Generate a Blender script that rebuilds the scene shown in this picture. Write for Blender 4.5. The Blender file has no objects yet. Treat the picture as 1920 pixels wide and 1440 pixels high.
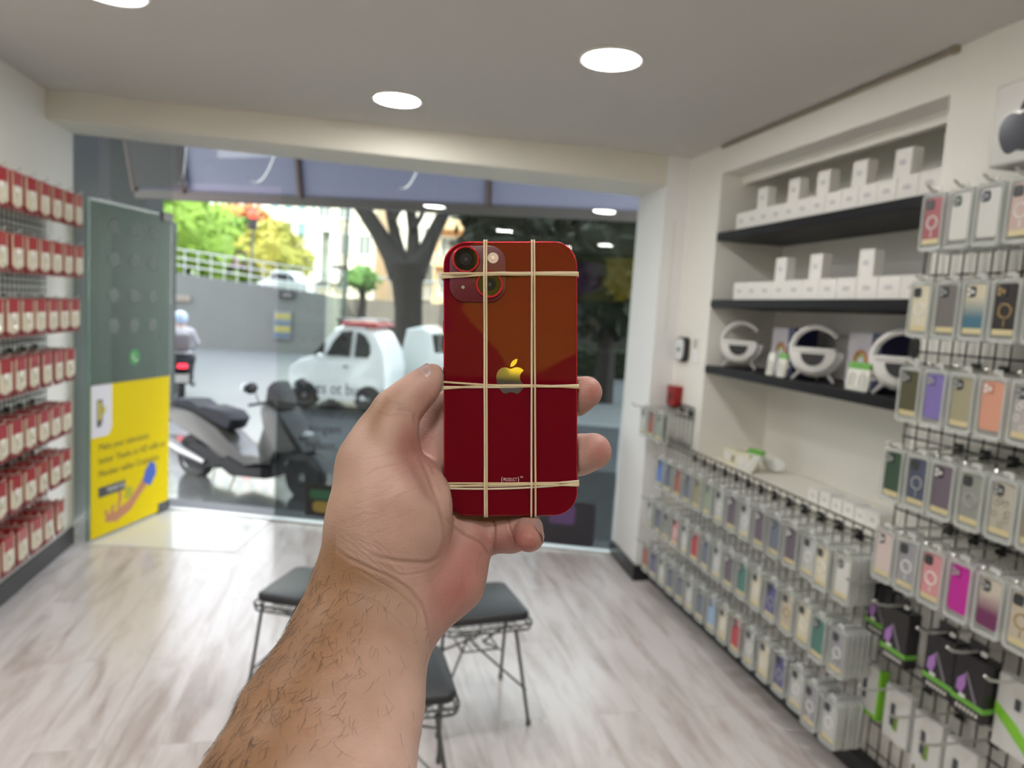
import bpy, bmesh, math, random
import numpy as np
from mathutils import Vector, Matrix, noise as mnoise
from math import pi, sin, cos, radians, atan2, sqrt
random.seed(7)
SC = bpy.context.scene
COL = SC.collection

# ---------------------------------------------------------------- camera
YAW, PITCH, ROLL, FPX = radians(12.87), radians(-5.87), radians(3.55), 1332.0
CAMP = np.array([0.0, 0.0, 1.5])
_F = np.array([sin(YAW)*cos(PITCH), cos(YAW)*cos(PITCH), sin(PITCH)])
_R0 = np.array([cos(YAW), -sin(YAW), 0.0]); _U0 = np.cross(_R0, _F)
_R = cos(ROLL)*_R0 + sin(ROLL)*_U0
_U = -sin(ROLL)*_R0 + cos(ROLL)*_U0
CAMM = Matrix(((_R[0], _U[0], -_F[0], CAMP[0]), (_R[1], _U[1], -_F[1], CAMP[1]),
               (_R[2], _U[2], -_F[2], CAMP[2]), (0, 0, 0, 1)))
cd = bpy.data.cameras.new('camera'); cam = bpy.data.objects.new('camera', cd); COL.objects.link(cam)
cam.matrix_world = CAMM
cd.sensor_width = 36.0; cd.lens = FPX/1920*36.0; cd.clip_start = 0.02; cd.clip_end = 400
cd.dof.use_dof = True; cd.dof.focus_distance = 0.374; cd.dof.aperture_fstop = 9.0; cd.dof.aperture_blades = 0
SC.camera = cam

# ---------------------------------------------------------------- exposure, sky, sun
SC.view_settings.view_transform = 'Standard'; SC.view_settings.look = 'None'
SC.view_settings.gamma = 1.0; SC.view_settings.use_curve_mapping = False
SC.view_settings.exposure = 0.0
SC.render.engine = 'CYCLES'
SC.cycles.max_bounces = 7; SC.cycles.diffuse_bounces = 6; SC.cycles.glossy_bounces = 4
SC.cycles.transmission_bounces = 6; SC.cycles.transparent_max_bounces = 14
SC.cycles.caustics_reflective = False; SC.cycles.caustics_refractive = False
SC.cycles.sample_clamp_indirect = 4.0
SC.cycles.use_adaptive_sampling = True; SC.cycles.adaptive_threshold = 0.02
W = bpy.data.worlds.new('sky'); SC.world = W; W.use_nodes = True
_nt = W.node_tree; _bg = _nt.nodes['Background']
_tc = _nt.nodes.new('ShaderNodeTexCoord'); _sx = _nt.nodes.new('ShaderNodeSeparateXYZ')
_rp = _nt.nodes.new('ShaderNodeValToRGB')
_nt.links.new(_tc.outputs['Generated'], _sx.inputs[0]); _nt.links.new(_sx.outputs['Z'], _rp.inputs[0])
_rp.color_ramp.elements[0].position = 0.0; _rp.color_ramp.elements[0].color = (1.0, 1.0, 0.98, 1)
_rp.color_ramp.elements[1].position = 0.7; _rp.color_ramp.elements[1].color = (0.80, 0.88, 1.0, 1)
_nt.links.new(_rp.outputs[0], _bg.inputs[0]); _bg.inputs[1].default_value = 4.7
_sl = bpy.data.lights.new('sun', 'SUN'); _so = bpy.data.objects.new('sun', _sl); COL.objects.link(_so)
_sl.energy = 5.0; _sl.angle = radians(6); _sl.color = (1.0, 0.95, 0.86)
_so.rotation_euler = (radians(48), 0, radians(-28)); _so.location = (-10, -10, 30)
LAMP_STRENGTH = 100.0

# ---------------------------------------------------------------- pixel helpers
def ray(x, y):
    v = np.array([(x-960)/FPX, (720-y)/FPX, -1.0])
    return v[0]*_R + v[1]*_U + _F
def on(x, y, ax, val):
    d = ray(x, y); t = (val-CAMP[ax])/d[ax]; return CAMP+t*d
def onp(x, y, P, n):
    d = ray(x, y); P = np.array(P, float); n = np.array(n, float)
    t = np.dot(P-CAMP, n)/np.dot(d, n); return CAMP+t*d
def atd(x, y, depth):
    return CAMP+ray(x, y)*depth
def V(p): return Vector((float(p[0]), float(p[1]), float(p[2])))

# ---------------------------------------------------------------- object helpers
def tag(o, label=None, cat=None, group=None, kind=None):
    if label: o['label'] = label
    if cat: o['category'] = cat
    if group: o['group'] = group
    if kind: o['kind'] = kind
    return o
def empty(name, loc=(0, 0, 0), rz=0.0, label=None, cat=None, group=None):
    o = bpy.data.objects.new(name, None); COL.objects.link(o)
    o.location = loc; o.rotation_euler = (0, 0, rz); o.empty_display_size = 0.05
    return tag(o, label, cat, group)
class MB:
    """collects primitive shapes into one bmesh"""
    def __init__(s): s.bm = bmesh.new(); s.mi = 0
    def _fin(s, r):
        for f in r: f.material_index = s.mi
    def poly(s, pts):
        vs = [s.bm.verts.new(p) for p in pts]; f = s.bm.faces.new(vs); f.material_index = s.mi; return f
    def box(s, a, b, bev=0.0, seg=2):
        x0, y0, z0 = [min(a[i], b[i]) for i in range(3)]; x1, y1, z1 = [max(a[i], b[i]) for i in range(3)]
        v = [s.bm.verts.new(p) for p in ((x0,y0,z0),(x1,y0,z0),(x1,y1,z0),(x0,y1,z0),(x0,y0,z1),(x1,y0,z1),(x1,y1,z1),(x0,y1,z1))]
        fs = [s.bm.faces.new([v[i] for i in q]) for q in ((0,3,2,1),(4,5,6,7),(0,1,5,4),(1,2,6,5),(2,3,7,6),(3,0,4,7))]
        s._fin(fs)
        if bev > 0:
            es = list({e for f in fs for e in f.edges})
            r = bmesh.ops.bevel(s.bm, geom=es, offset=bev, segments=seg, profile=0.5, affect='EDGES')
            s._fin(r['faces'])
        return s
    def prism(s, pts, axis, a, b, bev=0.0, seg=2):
        """polygon pts (2-D) extruded along axis 0/1/2 from a to b"""
        def P(p, t):
            q = [0, 0, 0]; o = [i for i in range(3) if i != axis]; q[o[0]] = p[0]; q[o[1]] = p[1]; q[axis] = t; return q
        A = [s.bm.verts.new(P(p, a)) for p in pts]; B = [s.bm.verts.new(P(p, b)) for p in pts]
        n = len(pts); fs = []
        fs.append(s.bm.faces.new(A)); fs.append(s.bm.faces.new(B[::-1]))
        for i in range(n): fs.append(s.bm.faces.new((A[i], B[i], B[(i+1) % n], A[(i+1) % n])))
        bmesh.ops.recalc_face_normals(s.bm, faces=fs)
        s._fin(fs)
        if bev > 0:
            es = list(fs[0].edges)+list(fs[1].edges)
            r = bmesh.ops.bevel(s.bm, geom=es, offset=bev, segments=seg, profile=0.5, affect='EDGES')
            s._fin(r['faces'])
        return s
    def tube(s, pts, r, seg=8, closed=False, caps=True, flat=1.0, up=None):
        pts = [Vector(p) for p in pts]; n = len(pts); rings = []
        rr = r if isinstance(r, (list, tuple)) else [r]*n
        prev = None
        for i in range(n):
            if closed: t = pts[(i+1) % n]-pts[i-1]
            else: t = pts[min(i+1, n-1)]-pts[max(i-1, 0)]
            t.normalize()
            u = Vector(up) if up is not None else (prev if prev is not None else (Vector((0,0,1)) if abs(t.z) < .9 else Vector((1,0,0))))
            u = (u-t*u.dot(t))
            if u.length < 1e-6: u = t.orthogonal()
            u.normalize(); w = t.cross(u); prev = u
            rings.append([s.bm.verts.new(pts[i]+(u*cos(a)*rr[i]+w*sin(a)*rr[i]*flat)) for a in [2*pi*k/seg for k in range(seg)]])
        fs = []
        m = n if closed else n-1
        for i in range(m):
            A, B = rings[i], rings[(i+1) % n]
            for k in range(seg): fs.append(s.bm.faces.new((A[k], A[(k+1) % seg], B[(k+1) % seg], B[k])))
        if caps and not closed:
            fs.append(s.bm.faces.new(rings[0][::-1])); fs.append(s.bm.faces.new(rings[-1]))
        s._fin(fs); return s
    def cyl(s, a, b, r0, r1=None, seg=16): return s.tube([a, b], [r0, r0 if r1 is None else r1], seg)
    def lathe(s, prof, c=(0,0,0), axis=2, seg=24):
        """prof: (radius, height) list, around axis through c"""
        rings = []
        for (r, h) in prof:
            ring = []
            for k in range(seg):
                a = 2*pi*k/seg; q = [0,0,0]; o = [i for i in range(3) if i != axis]
                q[o[0]] = r*cos(a); q[o[1]] = r*sin(a); q[axis] = h
                ring.append(s.bm.verts.new((q[0]+c[0], q[1]+c[1], q[2]+c[2])))
            rings.append(ring)
        fs = []
        for A, B in zip(rings, rings[1:]):
            for k in range(seg): fs.append(s.bm.faces.new((A[k], A[(k+1) % seg], B[(k+1) % seg], B[k])))
        fs.append(s.bm.faces.new(rings[0][::-1])); fs.append(s.bm.faces.new(rings[-1]))
        bmesh.ops.recalc_face_normals(s.bm, faces=fs); s._fin(fs); return s
    def ball(s, c, r, seg=16, ring=10, sc=(1,1,1)):
        m = Matrix.Translation(c) @ Matrix.Diagonal((r*sc[0], r*sc[1], r*sc[2], 1))
        q = bmesh.ops.create_uvsphere(s.bm, u_segments=seg, v_segments=ring, radius=1.0, matrix=m)
        s._fin({f for v in q['verts'] for f in v.link_faces}); return s
    def xf(s, m):
        bmesh.ops.transform(s.bm, matrix=m, verts=s.bm.verts); return s
    def obj(s, name, mats, parent=None, smooth=False, loc=None):
        me = bpy.data.meshes.new(name); s.bm.to_mesh(me); s.bm.free()
        if not isinstance(mats, (list, tuple)): mats = [mats]
        for m in mats: me.materials.append(m)
        if smooth:
            me.polygons.foreach_set('use_smooth', [True]*len(me.polygons))
            try: me.set_sharp_from_angle(angle=radians(38))
            except Exception: pass
        o = bpy.data.objects.new(name, me); COL.objects.link(o)
        if parent is not None: o.parent = parent
        if loc is not None: o.location = loc
        return o
def rrect(w, h, r, n=6, cx=0, cy=0):
    out = []
    for (sx, sy, a0) in ((1,1,0),(-1,1,pi/2),(-1,-1,pi),(1,-1,3*pi/2)):
        for k in range(n+1):
            a = a0+pi/2*k/n; out.append((cx+sx*(w/2-r)+r*cos(a), cy+sy*(h/2-r)+r*sin(a)))
    return out
def dup(root, loc=None, rz=None, name=None):
    r = root.copy(); COL.objects.link(r)
    if loc is not None: r.location = loc
    if rz is not None: r.rotation_euler = (0, 0, rz)
    for ch in list(root.children):
        c = ch.copy(); COL.objects.link(c); c.parent = r
        for g in list(ch.children):
            d = g.copy(); COL.objects.link(d); d.parent = c
    return r
def text(name, body, size, m, parent, mat4, align='CENTER', extrude=0.0003, sx=1.0):
    cu = bpy.data.curves.new(name, 'FONT'); cu.body = body; cu.size = size; cu.align_x = align; cu.align_y = 'CENTER'
    cu.extrude = extrude; cu.resolution_u = 3
    t = bpy.data.objects.new(name+'_tmp', cu); COL.objects.link(t)
    dg = bpy.context.evaluated_depsgraph_get(); me = bpy.data.meshes.new_from_object(t.evaluated_get(dg))
    bpy.data.objects.remove(t)
    me.transform(mat4 @ Matrix.Diagonal((sx, 1, 1, 1))); me.materials.clear(); me.materials.append(m)
    o = bpy.data.objects.new(name, me); COL.objects.link(o); o.parent = parent
    return o
def basis(x, y, z, o):
    return Matrix(((x[0],y[0],z[0],o[0]),(x[1],y[1],z[1],o[1]),(x[2],y[2],z[2],o[2]),(0,0,0,1)))

# ---------------------------------------------------------------- materials
_M = {}
def mat(name, col, rough=0.5, metal=0.0, spec=0.5, noise=0.0, nscale=8.0, bump=0.0, bscale=60.0, coat=0.0, trans=0.0, emit=None, estr=0.0, sss=0.0, alpha=1.0, ior=1.5, sheen=0.0):
    key = name
    if key in _M: return _M[key]
    m = bpy.data.materials.new(name); m.use_nodes = True; nt = m.node_tree; p = nt.nodes['Principled BSDF']
    c = (col[0], col[1], col[2], 1)
    p.inputs['Base Color'].default_value = c; p.inputs['Roughness'].default_value = rough; p.inputs['Metallic'].default_value = metal
    p.inputs['Specular IOR Level'].default_value = spec; p.inputs['IOR'].default_value = ior
    p.inputs['Coat Weight'].default_value = coat; p.inputs['Coat Roughness'].default_value = 0.03
    p.inputs['Transmission Weight'].default_value = trans; p.inputs['Alpha'].default_value = alpha
    if sss: p.inputs['Subsurface Weight'].default_value = sss; p.inputs['Subsurface Radius'].default_value = (1.0,.35,.2); p.inputs['Subsurface Scale'].default_value = 0.004
    if emit: p.inputs['Emission Color'].default_value = (*emit, 1); p.inputs['Emission Strength'].default_value = estr
    tc = nt.nodes.new('ShaderNodeTexCoord')
    if noise > 0:
        n = nt.nodes.new('ShaderNodeTexNoise'); n.inputs['Scale'].default_value = nscale; n.inputs['Detail'].default_value = 4
        nt.links.new(tc.outputs['Object'], n.inputs['Vector'])
        mx = nt.nodes.new('ShaderNodeMix'); mx.data_type = 'RGBA'
        mx.inputs[6].default_value = tuple(min(1, x*(1-noise)) for x in col)+(1,); mx.inputs[7].default_value = tuple(min(1, x*(1+noise)) for x in col)+(1,)
        nt.links.new(n.outputs['Fac'], mx.inputs[0]); nt.links.new(mx.outputs[2], p.inputs['Base Color'])
    if bump > 0:
        n2 = nt.nodes.new('ShaderNodeTexNoise'); n2.inputs['Scale'].default_value = bscale; n2.inputs['Detail'].default_value = 3
        nt.links.new(tc.outputs['Object'], n2.inputs['Vector'])
        b = nt.nodes.new('ShaderNodeBump'); b.inputs['Strength'].default_value = bump; b.inputs['Distance'].default_value = 0.01
        nt.links.new(n2.outputs['Fac'], b.inputs['Height']); nt.links.new(b.outputs[0], p.inputs['Normal'])
    _M[key] = m; return m
def srgb(r, g, b):
    f = lambda c: (c/255/12.92) if c/255 <= .04045 else ((c/255+.055)/1.055)**2.4
    return (f(r), f(g), f(b))
def glassmat(name, tint=(.9,.94,.92), base=0.05, rough=0.0, haze=0.0, hazecol=(.8,.85,.8)):
    m = bpy.data.materials.new(name); m.use_nodes = True; nt = m.node_tree
    for n in list(nt.nodes): nt.nodes.remove(n)
    out = nt.nodes.new('ShaderNodeOutputMaterial'); t = nt.nodes.new('ShaderNodeBsdfTransparent'); t.inputs[0].default_value = (*tint, 1)
    g = nt.nodes.new('ShaderNodeBsdfGlossy'); g.inputs['Roughness'].default_value = rough; g.inputs[0].default_value = (1,1,1,1)
    lw = nt.nodes.new('ShaderNodeLayerWeight'); lw.inputs[0].default_value = 0.5
    pw = nt.nodes.new('ShaderNodeMath'); pw.operation = 'POWER'; pw.inputs[1].default_value = 4.7
    ml = nt.nodes.new('ShaderNodeMath'); ml.operation = 'MULTIPLY_ADD'; ml.inputs[1].default_value = 0.9; ml.inputs[2].default_value = base
    ml.use_clamp = True
    nt.links.new(lw.outputs['Facing'], pw.inputs[0]); nt.links.new(pw.outputs[0], ml.inputs[0])
    mx = nt.nodes.new('ShaderNodeMixShader'); nt.links.new(ml.outputs[0], mx.inputs[0])
    src = t
    if haze > 0:
        d = nt.nodes.new('ShaderNodeBsdfTranslucent'); d.inputs[0].default_value = (*hazecol, 1)
        d2 = nt.nodes.new('ShaderNodeBsdfDiffuse'); d2.inputs[0].default_value = (*hazecol, 1)
        dm = nt.nodes.new('ShaderNodeMixShader'); dm.inputs[0].default_value = 0.4; nt.links.new(d.outputs[0], dm.inputs[1]); nt.links.new(d2.outputs[0], dm.inputs[2])
        hm = nt.nodes.new('ShaderNodeMixShader'); hm.inputs[0].default_value = haze; nt.links.new(t.outputs[0], hm.inputs[1]); nt.links.new(dm.outputs[0], hm.inputs[2]); src = hm
    nt.links.new(src.outputs[0], mx.inputs[1]); nt.links.new(g.outputs[0], mx.inputs[2]); nt.links.new(mx.outputs[0], out.inputs[0])
    return m

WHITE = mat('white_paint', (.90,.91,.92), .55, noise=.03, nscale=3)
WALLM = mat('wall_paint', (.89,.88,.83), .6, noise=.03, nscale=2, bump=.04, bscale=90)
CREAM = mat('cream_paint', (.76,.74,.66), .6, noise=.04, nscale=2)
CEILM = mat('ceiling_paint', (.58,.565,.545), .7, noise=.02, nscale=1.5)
BLACK = mat('black_plastic', (.018,.018,.02), .35)
BLACKW = mat('black_wire', (.02,.02,.02), .35, metal=.2)
SHELF = mat('black_laminate', (.007,.0065,.009), .45, spec=.2, noise=.1)
CHROME = mat('chrome_wire', (.55,.55,.55), .2, metal=.9)
# ================================================================= ROOM SHELL
def zc(x): return 2.46-0.021*(x+1.55)
G0 = np.array([-1.183, 5.148, 0.0]); GD = np.array([0.94252, -0.33415, 0.0]); GN = np.array([0.33415, 0.94252, 0.0])
def gp(t, w=0.0, z=0.0):            # t metres along the shopfront from the door hinge, w metres outwards
    p = G0+GD*t+GN*w; return (p[0], p[1], z)
TE = 3.02                            # end of the glass front at the column
def struct(o): o['kind'] = 'structure'; return o

def floor_mat():
    m = bpy.data.materials.new('whitewashed_laminate'); m.use_nodes = True; nt = m.node_tree; p = nt.nodes['Principled BSDF']; L = nt.links
    tc = nt.nodes.new('ShaderNodeTexCoord')
    mp = nt.nodes.new('ShaderNodeMapping'); mp.inputs['Rotation'].default_value = (0, 0, radians(90))
    L.new(tc.outputs['Object'], mp.inputs[0])
    br = nt.nodes.new('ShaderNodeTexBrick'); br.inputs['Scale'].default_value = 1.0; br.inputs['Brick Width'].default_value = 1.2; br.inputs['Row Height'].default_value = .19
    br.inputs['Mortar Size'].default_value = .0016; br.inputs['Color1'].default_value = (.0,.0,.0,1); br.inputs['Color2'].default_value = (1,1,1,1); br.inputs['Mortar'].default_value = (.5,.5,.5,1)
    L.new(mp.outputs[0], br.inputs['Vector'])
    mp2 = nt.nodes.new('ShaderNodeMapping'); mp2.inputs['Scale'].default_value = (9, 1.5, 1)
    L.new(tc.outputs['Object'], mp2.inputs[0])
    ad = nt.nodes.new('ShaderNodeVectorMath'); ad.operation = 'ADD'
    sc = nt.nodes.new('ShaderNodeVectorMath'); sc.operation = 'SCALE'; sc.inputs['Scale'].default_value = 7.0
    L.new(br.outputs['Color'], sc.inputs[0]); L.new(mp2.outputs[0], ad.inputs[0]); L.new(sc.outputs[0], ad.inputs[1])
    n1 = nt.nodes.new('ShaderNodeTexNoise'); n1.inputs['Scale'].default_value = 1.25; n1.inputs['Detail'].default_value = 7; n1.inputs['Roughness'].default_value = .62; n1.inputs['Distortion'].default_value = .5
    L.new(ad.outputs[0], n1.inputs['Vector'])
    r1 = nt.nodes.new('ShaderNodeValToRGB'); cr = r1.color_ramp
    cr.elements[0].position = .33; cr.elements[0].color = (*srgb(184,172,168), 1); cr.elements[1].position = .56; cr.elements[1].color = (*srgb(222,216,216), 1)
    e = cr.elements.new(.44); e.color = (*srgb(207,199,197), 1)
    L.new(n1.outputs['Fac'], r1.inputs[0])
    mx = nt.nodes.new('ShaderNodeMix'); mx.data_type = 'RGBA'; mx.blend_type = 'MULTIPLY'; mx.inputs[0].default_value = .35
    L.new(r1.outputs[0], mx.inputs[6])
    r2 = nt.nodes.new('ShaderNodeValToRGB'); r2.color_ramp.elements[0].color = (1,1,1,1); r2.color_ramp.elements[1].color = (.35,.33,.32,1); r2.color_ramp.elements[0].position = .1
    L.new(br.outputs['Fac'], r2.inputs[0]); L.new(r2.outputs[0], mx.inputs[7]); L.new(mx.outputs[2], p.inputs['Base Color'])
    p.inputs['Roughness'].default_value = .2; p.inputs['Specular IOR Level'].default_value = .5
    return m
fl = [(-1.65,-2.1),(1.95,-2.1),(1.95,4.0),gp(TE)[:2],gp(-.5)[:2]]
m = MB(); m.prism(fl, 2, -.06, 0); floor = struct(m.obj('floor', floor_mat()))
m = MB(); m.box((-1.67,-2.1,0),(-1.55,4.50,2.47)); struct(m.obj('wall_left', WALLM))
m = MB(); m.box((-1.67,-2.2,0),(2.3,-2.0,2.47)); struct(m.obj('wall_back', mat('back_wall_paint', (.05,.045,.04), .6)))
# right wall with its display alcove
m = MB()
m.box((1.78,-2.0,0),(1.92,1.945,2.45)); m.box((1.78,1.945,0),(1.92,3.35,.765)); m.box((1.78,1.945,2.25),(1.92,3.35,2.45))
m.box((1.78,3.35,0),(1.92,3.72,2.45)); m.box((2.16,1.8,.6),(2.26,3.5,2.45)); m.box((1.92,1.84,.6),(2.16,1.945,2.45)); m.box((1.92,3.35,.6),(2.16,3.45,2.45))
m.box((1.92,1.945,2.40),(2.16,3.35,2.45)); m.box((1.90,1.945,2.21),(1.935,3.35,2.26))
struct(m.obj('wall_right', WALLM))
m = MB(); m.prism([(1.64,3.70),(1.95,3.70),(1.95,4.30),(1.668,4.155)], 2, 0, 2.42); struct(m.obj('wall_front', WHITE))
# ceiling, slightly out of level like the photo's
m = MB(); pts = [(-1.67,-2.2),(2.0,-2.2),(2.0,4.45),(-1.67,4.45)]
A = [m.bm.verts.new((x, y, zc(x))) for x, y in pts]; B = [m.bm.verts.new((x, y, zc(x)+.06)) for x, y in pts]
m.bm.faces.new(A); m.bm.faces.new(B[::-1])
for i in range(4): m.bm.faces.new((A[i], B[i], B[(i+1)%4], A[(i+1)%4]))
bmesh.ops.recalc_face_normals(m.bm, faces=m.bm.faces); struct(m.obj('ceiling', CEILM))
# dropped beam over the shopfront
m = MB(); bot = [(-1.55,4.137,2.318),(1.64,3.70,2.235),(1.668,4.14,2.235),(-1.55,4.50,2.325)]
A = [m.bm.verts.new(q) for q in bot]; B = [m.bm.verts.new((q[0], q[1], zc(q[0])+.01)) for q in bot]
m.bm.faces.new(A); m.bm.faces.new(B[::-1])
for i in range(4): m.bm.faces.new((A[i], B[i], B[(i+1)%4], A[(i+1)%4]))
bmesh.ops.recalc_face_normals(m.bm, faces=m.bm.faces); struct(m.obj('trim_1', mat('beam_paint', (.76,.74,.66), .55)))
m = MB(); m.prism([(-1.72,4.38),(-1.67,4.38),(-1.67,5.30),(-1.72,5.32)], 2, 0, 2.7); struct(m.obj('trim_8', mat('grey_reveal', (.22,.235,.23), .5)))  # grey wall added to keep the sky out of the glass reflection
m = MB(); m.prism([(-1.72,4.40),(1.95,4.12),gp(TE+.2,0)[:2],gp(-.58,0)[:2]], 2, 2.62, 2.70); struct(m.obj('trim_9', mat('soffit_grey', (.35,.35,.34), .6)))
# baseboards and dark kick strips
m = MB(); m.box((-1.55,-2.0,0),(-1.533,4.46,.098)); struct(m.obj('baseboard_left', BLACK))
m = MB(); m.prism([(1.625,3.685),(1.80,3.685),(1.80,3.70),(1.64,3.70),(1.668,4.14),(1.652,4.145)], 2, 0, .088); struct(m.obj('baseboard_front', BLACK))
m = MB(); m.box((1.725,-2.0,0),(1.78,3.68,.065), .004); struct(m.obj('baseboard_right', BLACK))
# thin shadow-gap trim and little cap under the ceiling on the right
m = MB(); m.tube([(1.772,1.95,2.378),(1.772,3.36,2.378)], .008, 6); m.box((1.76,1.925,2.37),(1.785,1.955,2.395), .004); struct(m.obj('trim_2', mat('taupe_trim', (.30,.26,.20), .6)))
m = MB(); m.tube([(1.70,3.69,2.05),(1.70,3.69,1.45)], .004, 6); struct(m.obj('trim_3', CREAM))
# dark metal seam where the ceiling meets column
# ---- ceiling downlights
DIFF = mat('lamp_diffuser', (1,1,1), .4, emit=(1.0,.97,.925), estr=LAMP_STRENGTH)
RIM = mat('lamp_rim', (.85,.85,.82), .4)
def pxc(px, py):
    z = 2.42
    for _ in range(4): p = on(px, py, 2, z); z = zc(p[0])-.012
    return p
lp = [tuple(pxc(208,-14)), tuple(pxc(745,189)), tuple(pxc(1146,114)), (-.98,.8,0), (.72,.70,0), (-.95,-1.0,0), (.75,-1.0,0), (-.15,-.45,0)]
ll = ['round flush ceiling light cut by the top left edge of the photo', 'round flush ceiling light nearest the beam, above the held phone',
      'round flush ceiling light in front of the shelves, largest one seen whole', 'round ceiling light over the left side of the shop, behind the front row',
      'round ceiling light over the right side of the shop, behind the front row', 'round ceiling light over the back left corner of the shop',
      'round ceiling light over the back right corner of the shop', 'round ceiling light in the middle of the shop behind the camera']
for (x, y, _), lb in zip(lp, ll):
    t = empty('ceiling_light', (x, y, zc(x)), 0, lb, 'ceiling light', 'round ceiling downlights')
    m = MB(); m.lathe([(.112,0),(.112,-.008),(.105,-.013),(.097,-.010),(.097,0)], seg=40); m.obj('rim', RIM, t, True)
    m = MB(); m.lathe([(.096,-.004),(.096,-.012),(.07,-.015),(.02,-.016)], seg=40); m.obj('diffuser', DIFF, t, True)
# ---- back of the shop (seen only as reflections)
t = empty('backlit_sign', (.2,-1.99,1.9), 0, 'wide backlit yellow sign with purple and green swirls at the back of the shop', 'sign')  # yellow and purple shapes glow by an added emission to show in reflections
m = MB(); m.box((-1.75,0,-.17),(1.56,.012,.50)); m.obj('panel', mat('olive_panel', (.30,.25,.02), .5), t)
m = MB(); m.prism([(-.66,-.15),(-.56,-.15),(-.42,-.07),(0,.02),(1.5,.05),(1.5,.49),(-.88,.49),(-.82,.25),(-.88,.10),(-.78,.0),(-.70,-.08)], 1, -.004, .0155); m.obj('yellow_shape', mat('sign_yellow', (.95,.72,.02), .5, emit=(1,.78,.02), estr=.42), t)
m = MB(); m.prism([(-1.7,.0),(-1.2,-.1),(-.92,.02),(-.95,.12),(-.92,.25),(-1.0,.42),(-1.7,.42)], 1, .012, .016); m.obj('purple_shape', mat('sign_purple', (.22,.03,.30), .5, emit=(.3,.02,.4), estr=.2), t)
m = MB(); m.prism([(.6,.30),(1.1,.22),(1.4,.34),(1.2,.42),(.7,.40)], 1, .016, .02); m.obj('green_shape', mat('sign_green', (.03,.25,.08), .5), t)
t = empty('service_counter', (.3,-1.3,0), 0, 'dark wooden service counter at the back of the shop', 'counter')
m = MB(); m.box((-1.0,-.25,0),(1.0,.25,1.0)); m.obj('cabinet', mat('dark_wood', (.06,.045,.035), .5), t)
m = MB(); m.box((-1.05,-.3,1.0),(1.05,.3,1.03), .004); m.obj('top', mat('grey_counter', (.25,.25,.27), .3), t)

# ================================================================= SHOPFRONT GLASS
GL = glassmat('shop_glass', base=.028); GE = mat('glass_edge', (.12,.25,.20), .15)
def gbox(m, t0, t1, z0, z1, w0=0.0, w1=.010):
    pts = [gp(t0,w0)[:2], gp(t1,w0)[:2], gp(t1,w1)[:2], gp(t0,w1)[:2]]
    m.prism(pts, 2, z0, z1); return m
gaps = [(-.45,-.012),(.745,1.75),(1.756,TE)]
for i, (a, b) in enumerate(gaps): struct(gbox(MB(), a, b, 0.012, 2.62).obj('window_%d' % (i+1), GL))
struct(gbox(MB(), .0, .74, 2.2, 2.62).obj('window_4', GL))
m = MB(); gbox(m, -.5, TE, -.02, .012, -.02, .03); struct(m.obj('trim_4', mat('steel_threshold', (.55,.55,.55), .3, metal=.8)))
m = MB(); m.prism([gp(-.6,.03)[:2], gp(TE+.2,.03)[:2], gp(TE+.2,.34)[:2], gp(-.6,.34)[:2]], 2, -.40, -.03); struct(m.obj('trim_5', mat('dark_step_stone', (.10,.105,.11), .5, noise=.1)))
m = MB(); m.prism([gp(-22,-.1)[:2], gp(26,-.1)[:2], gp(26,.2)[:2], gp(-22,.2)[:2]], 2, 2.62, 22.0); struct(m.obj('trim_6', mat('facade', (.35,.34,.33), .7)))  # unseen front above the shop, made tall and wide to shade the street
# white tile landing inside the doorway
m = MB(); m.prism([(-1.46,4.42),(-.62,4.27),gp(.74,-.02)[:2],gp(0,-.02)[:2]], 2, 0, .004); struct(m.obj('trim_7', mat('white_tile', (.84,.85,.84), .12)))
# opened glass door leaf with frosted film and yellow poster
LF = (-1.452, 4.44); LB = (-1.185, 5.146)
lv = np.array([LB[0]-LF[0], LB[1]-LF[1]]); LL = np.linalg.norm(lv); lang = atan2(lv[1], lv[0])
leaf = empty('door_1', (LF[0], LF[1], .015), lang); leaf['kind'] = 'structure'
m = MB(); m.box((0,0,0),(LL,.010,1.97)); m.obj('door_pane', GL, leaf)
m = MB(); m.box((-.004,-.001,0),(0,.011,1.97)); m.obj('door_edge', GE, leaf)
m = MB(); m.box((LL-.13,-.012,-.01),(LL-.005,.022,.06), .004); m.box((LL-.11,-.012,1.92),(LL-.005,.022,1.98), .004); m.obj('door_hinge', mat('hinge_steel', (.08,.08,.08), .3, metal=.7), leaf)
FROST = glassmat('frosted_film', tint=(.55,.64,.58), base=.02, rough=.4, haze=.30, hazecol=(.30,.36,.32))
m = MB(); m.box((.01,-.0025,.91),(LL-.012,-.0005,1.955)); film = m.obj('window_film', FROST, leaf)
ic = mat('film_icon_grey', (.05,.07,.06), .5); icl = mat('film_ring', (.13,.165,.145), .5)
for k, (z, cx) in enumerate([(z, c) for c in (.385,.20,.56) for z in (1.83,1.64,1.43,1.25)]):
    m = MB()
    m.lathe([(.042,0),(.045,.0005),(.045,.001),(.042,.0015)], seg=28, axis=1, c=(cx,-.0045,z)); m.obj('icon_ring', icl, film, True)
    m = MB(); m.prism(rrect(.030,.038,.008,3,cx,z), 1, -.0042, -.0032); m.obj('icon_glyph', ic, film)
m = MB(); m.lathe([(.0,0),(.047,0),(.047,.001),(.0,.001)], seg=30, axis=1, c=(.385,-.0045,1.055)); m.obj('green_icon', mat('phone_icon_green', (.01,.28,.03), .4), film, True)
m = MB(); m.tube([(.370,-.0058,1.075),(.365,-.0058,1.055),(.385,-.0058,1.037),(.403,-.0058,1.037)], .006, 6); m.obj('handset_glyph', mat('icon_white', (.75,.85,.75), .5), film, True)
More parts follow.
